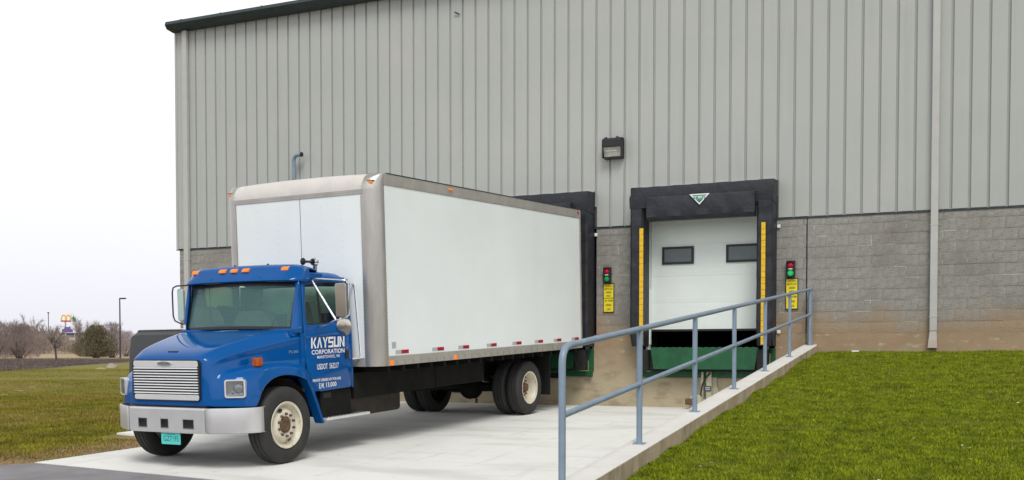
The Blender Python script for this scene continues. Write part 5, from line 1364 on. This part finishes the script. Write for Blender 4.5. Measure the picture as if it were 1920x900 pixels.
# cedar: broad cone of foliage clumps
loc = at(180, 158); t = thing('cedar', 'dense dark olive cedar shrub left of the lamp post', 'shrub', loc)
tm = MB().tube([(-.4, 0, -.2), (-.3, 0, 1.4)], .16, 7).tube([(.5, .1, -.2), (.4, 0, 1.4)], .14, 7).tube([(0, .1, -.2), (.1, 0, 3.5)], .2, 7); build('trunk', tm, M['bark'], t, local=True)
cm = MB(); rr = random.Random(5)
for _ in range(15000):
    zt_ = rr.random(); a = rr.uniform(0, 6.28); env = (1 - .80 * zt_ ** 1.5) * min(1, .60 + 2.0 * zt_) * (1 + .20 * math.sin(3 * a + 1) + .14 * math.sin(7 * a + 5 * zt_) + .25 * noise.noise(Vector((math.cos(a) * 3, math.sin(a) * 3, zt_ * 5)))); rad = 3.3 * env * rr.random() ** .45
    p = Vector((math.cos(a) * rad, math.sin(a) * rad, .12 + zt_ * 4.0 * (1 + .12 * math.sin(2 * a + 1)))); u = Vector((rr.uniform(-1, 1), rr.uniform(-1, 1), rr.uniform(-.3, 1))).normalized() * rr.uniform(.08, .20); w = u.cross(Vector((rr.uniform(-1, 1), rr.uniform(-1, 1), rr.uniform(-1, 1)))).normalized() * .04
    cm.add([p - w, p + w, p + u + w * .5, p + u * 1.6], [(0, 1, 2), (0, 2, 3)])
build('crown', cm, M['needles'], t, local=True)
# trees further off; distance haze is put into the pale twig colour
specs = [(12, 240, 9.5, 3.6, 21), (58, 260, 11, 4.0, 22), (82, 235, 9, 3.2, 23), (152, 300, 12.5, 4.4, 24), (163, 300, 8.5, 3.2, 25), (186, 290, 11, 3.6, 26), (196, 300, 9.5, 3.4, 27), (222, 300, 10, 3.6, 28), (236, 290, 8, 3.0, 29), (112, 320, 8, 3.0, 30)]
lbl = ['leafless tree behind the large mauve shrub', 'tall pale leafless tree rising behind the mauve shrub', 'pale leafless tree behind the small leaning tree, left side', 'round-topped leafless tree right of the golden arch sign', 'low leafless tree between the round-topped tree and the cedar',
       'slender leafless tree rising behind the cedar', 'pale leafless tree behind the cedar, nearer the lamp post', 'faint leafless tree directly behind the lamp post', 'faint leafless tree right of the lamp post, next to the truck', 'low pale tree behind the arch sign pole']
for (px, d, h, sp_, sd), lb in zip(specs, lbl):
    bare_tree('bare_tree', lb, 'tree', at(px, d), h, sp_, 1, M['twig_haze'] if d > 250 else M['twig_tan'], lean=(random.uniform(-.4, .4), 0), twigs=1300, seed=sd, trunk_h=.35, tr=.22, group='leafless trees along the far field', twig_w=.03)
# brushy thicket along the field edge
cm = MB(); rr = random.Random(2)
for _ in range(26000):
    px = rr.uniform(-60, 262); d = rr.uniform(205, 262); x_, y_, z_ = at(px, d)
    hh = 2.7 + 1.3 * noise.noise(Vector((px * .06, 0, 7))) + (1.0 if px < 130 else -.3)
    if 70 < px < 150 and d < 222: continue
    z2 = z_ + rr.random() ** .7 * hh; p = Vector((x_, y_, z2)); u = Vector((rr.uniform(-.7, .7), rr.uniform(-.7, .7), 1)).normalized() * rr.uniform(.4, 1.0); w = Vector((.05, .03, 0))
    cm.add([p - w, p + w, p + u], [(0, 1, 2)])
build('brush_thicket', cm, M['twig_tan'], kind='stuff')
cm = MB()
for _ in range(16000):
    px = rr.uniform(-60, 262); d = 64 + 66 * rr.random() ** .8; x_, y_, z_ = at(px, d)
    d = 55 + 90 * rr.random() ** .8; x_, y_, z_ = at(px, d)
    if -.8 * x_ - .6 * y_ < 26.5: continue
    p = Vector((x_, y_, z_)); u = Vector((rr.uniform(-.8, .8), rr.uniform(-.8, .8), .9)).normalized() * rr.uniform(.08, .26); w = Vector((.016, .012, 0))
    cm.add([p - w, p + w, p + u], [(0, 1, 2)])
build('dry_brush', cm, M['brush'], kind='stuff')
# boulder and flat stones
def stone(name, label, loc, r, seed):
    bm = bmesh.new(); bmesh.ops.create_icosphere(bm, subdivisions=3, radius=1)
    for v in bm.verts:
        k = 1 + .25 * noise.noise(v.co * 1.3 + Vector((seed, 0, 0))); v.co = Vector((v.co.x * r[0] * k, v.co.y * r[1] * k, max(-.25, v.co.z) * r[2] * k))
    me = bpy.data.meshes.new(name); bm.to_mesh(me); bm.free(); me.materials.append(M['rock']); me.polygons.foreach_set('use_smooth', [True] * len(me.polygons))
    o = link(name, me, None, loc); tagt(o, label, 'stone'); return o
stone('boulder', 'large rounded tan boulder at the lawn edge near the truck nose', at(209, 72), (.42, .36, .30), 1)
stone('flat_stone', 'low pale flat stone just left of the tan boulder', at(189, 68), (.34, .25, .10), 4)
for k, (px, d) in enumerate(((10, 33), (36, 37), (62, 40))):
    stone('bare_patch_stone', ['pale stone in the bare lawn patch at the left edge', 'second pale stone in the bare lawn patch, nearer the middle', 'small pale stone at the right end of the bare lawn patch'][k], at(px, d), (.20, .13, .025), k + 9)
tagt(build('paper_scrap', MB().box(-1.98, -1.86, -.25, -.19, lawn_z(-1.9, -.2) + .01, lawn_z(-1.9, -.2) + .04), M['lettering']), 'pale scrap lying in the grass at the wall foot', 'scrap')
# lamp post
loc = at(226, 150); t = thing('lamp_post', 'tall dark parking-lot lamp post beyond the lawn', 'lamp post', loc)
hp = 8.2
build('pole', MB().tube([(0, 0, -.1), (0, 0, hp)], [.11, .08], 8), M['steelpole'], t, local=True, smooth=40)
build('arm', MB().box(0, .5, -.04, .04, hp - .12, hp - .04), M['steelpole'], t, local=True)
build('lamp_head', MB().box(.25, .95, -.25, .25, hp - .18, hp - .0), M['steelpole'], t, local=True, bevel=.04)
loc = at(92, 330); t = thing('utility_pole', 'thin distant pole rising above the trees left of the arch sign', 'pole', loc)
build('pole', MB().tube([(0, 0, 0), (0, 0, 11.0)], .11, 6), M['bark'], t, local=True); build('pole_cap', MB().box(-.2, .2, -.2, .2, 11.0, 11.3), M['bark'], t, local=True)
# distant roadside signs facing the camera
def face_frame(px, d):
    loc = at(px, d); a = YAW + math.atan((px - 960) / 1933.0); return loc, -a
s = 320 / 1933
loc, rz = face_frame(125, 270); t = thing('arch_sign', 'distant pole sign with yellow double arches above a red bar and a purple board', 'sign', loc); t.rotation_euler.z = rz
s = 270 / 1933
z0 = 1.6 + (662 - 606) * s - loc[2]
build('pole', MB().tube([(-.15, .2, 0), (-.15, .2, z0)], .16, 8), M['farlight'], t, local=True)
for cx_ in (-.52, .52):
    ar = []
    for k in range(13):
        a = math.pi * k / 12; ar.append((cx_ + .50 * math.cos(a), 0, z0 + .15 + 1.25 * math.sin(a) ** .8))
    build('arch', MB().tube([(ar[0][0] + .05, 0, z0 + .1)] + ar + [(ar[-1][0] - .05, 0, z0 + .1)], .17, 8), M['archyellow'], t, local=True, smooth=50)
build('red_bar', MB().box(-1.15, 1.15, -.1, .15, z0 - .25, z0 + .10), M['signred'], t, local=True)
z1 = z0 - 2.3
build('purple_board', MB().prism([(-.9, z1 - .5), (1.5, z1 - .5), (1.5, z1 + .2), (1.0, z1 + .45), (.9, z1 + 1.0), (.45, z1 + .8), (0, z1 + .9), (-.3, z1 + .45), (-.9, z1 + .3)], 1, -.1, .1), M['signpurple'], t, local=True)
loc, rz = face_frame(141, 275); t = thing('green_sign', 'small distant green oval sign on a pole right of the arch sign', 'sign', loc); t.rotation_euler.z = rz
z0 = 1.6 + (662 - 603) * .142 - loc[2]
build('pole', MB().tube([(0, .1, 0), (0, .1, z0)], .08, 6), M['farlight'], t, local=True)
build('board', MB().prism([(.42 * math.cos(a) - .1, z0 + .62 * math.sin(a) + .3 * math.cos(a) * -1) for a in [2 * math.pi * k / 16 for k in range(16)]], 1, -.08, .08), M['signgreen'], t, local=True)
# far low buildings
loc, rz = face_frame(136, 300); t = thing('far_building', 'low dark grey flat-roofed building in the distance between shrub and cedar', 'building', loc); t.rotation_euler.z = rz
zt_ = 1.6 + (662 - 629) * 300 / 1933 - loc[2]
build('wall', MB().box(-2.6, 4.4, 0, 6, -.2, zt_), M['farwall'], t, local=True); build('roof', MB().box(-2.8, 4.6, -.2, 6.2, zt_, zt_ + .35), M['trimdark'], t, local=True)
build('window', MB().box(-1.6, .8, -.05, 0.0, zt_ - 1.8, zt_ - .9), M['farlight'], t, local=True); build('window', MB().box(1.8, 3.6, -.05, 0.0, zt_ - 1.8, zt_ - .9), M['farlight'], t, local=True)
loc, rz = face_frame(116, 310); t = thing('far_building', 'pale low building end left of the arch sign, far off', 'building', loc); t.rotation_euler.z = rz
zt_ = 1.6 + (662 - 631) * 310 / 1933 - loc[2]
build('wall', MB().box(-1.6, 1.2, 0, 5, -.2, zt_), M['farlight'], t, local=True); build('roof', MB().box(-1.7, 1.3, -.15, 5.1, zt_, zt_ + .25), M['farwall'], t, local=True); build('door', MB().box(-.5, .3, -.05, 0, .1, 2.3), M['farwall'], t, local=True)

# dark rounded container beyond the truck nose
cl_ = (-16.95, -2.8, ground_z(-17, -2.8)); t = thing('waste_container', 'dark grey waste container with rounded shoulder and white rim, behind the truck hood', 'container', cl_)
t.rotation_euler.z = math.radians(-10)
L_ = 3.4; z0 = 0.0; top = 1.6 + .50 - cl_[2]
pf = [(.0, .12), (.0, .9), (.01, top - .38), (.04, top - .10), (.16, top - .01), (1.5, top), (1.55, top - .02), (1.55, .12)]
rows_ = []
hx = [0, .02, .07, .15, .30, 1.5, L_]
for i, xx in enumerate(hx):
    k_ = [.40, .20, .08, .02, 0, 0, 0][i] * 1.0
    rows_.append([(xx, p[0] + k_ * .1, p[1] - (k_ * .55 if p[1] > 1 else 0)) for p in pf])
m_ = MB().grid(rows_); m_.add(rows_[0], [tuple(range(8))]); m_.add(rows_[-1], [tuple(range(8))])
build('body', m_, M['dump'], t, smooth=45, local=True)
build('lid', MB().box(.16, L_ + .02, .17, 1.50, top + .004, top + .03), M['dumpwhite'], t, bevel=.015, local=True)
build('lid_gasket', MB().box(.14, L_, .155, 1.52, top - .02, top + .003), M['black'], t, local=True)
build('skid', MB().box(.1, L_, .02, .2, -.05, .26).box(.1, L_, 1.3, 1.45, -.05, .26), M['black'], t, local=True)
print('objects', len(bpy.data.objects))
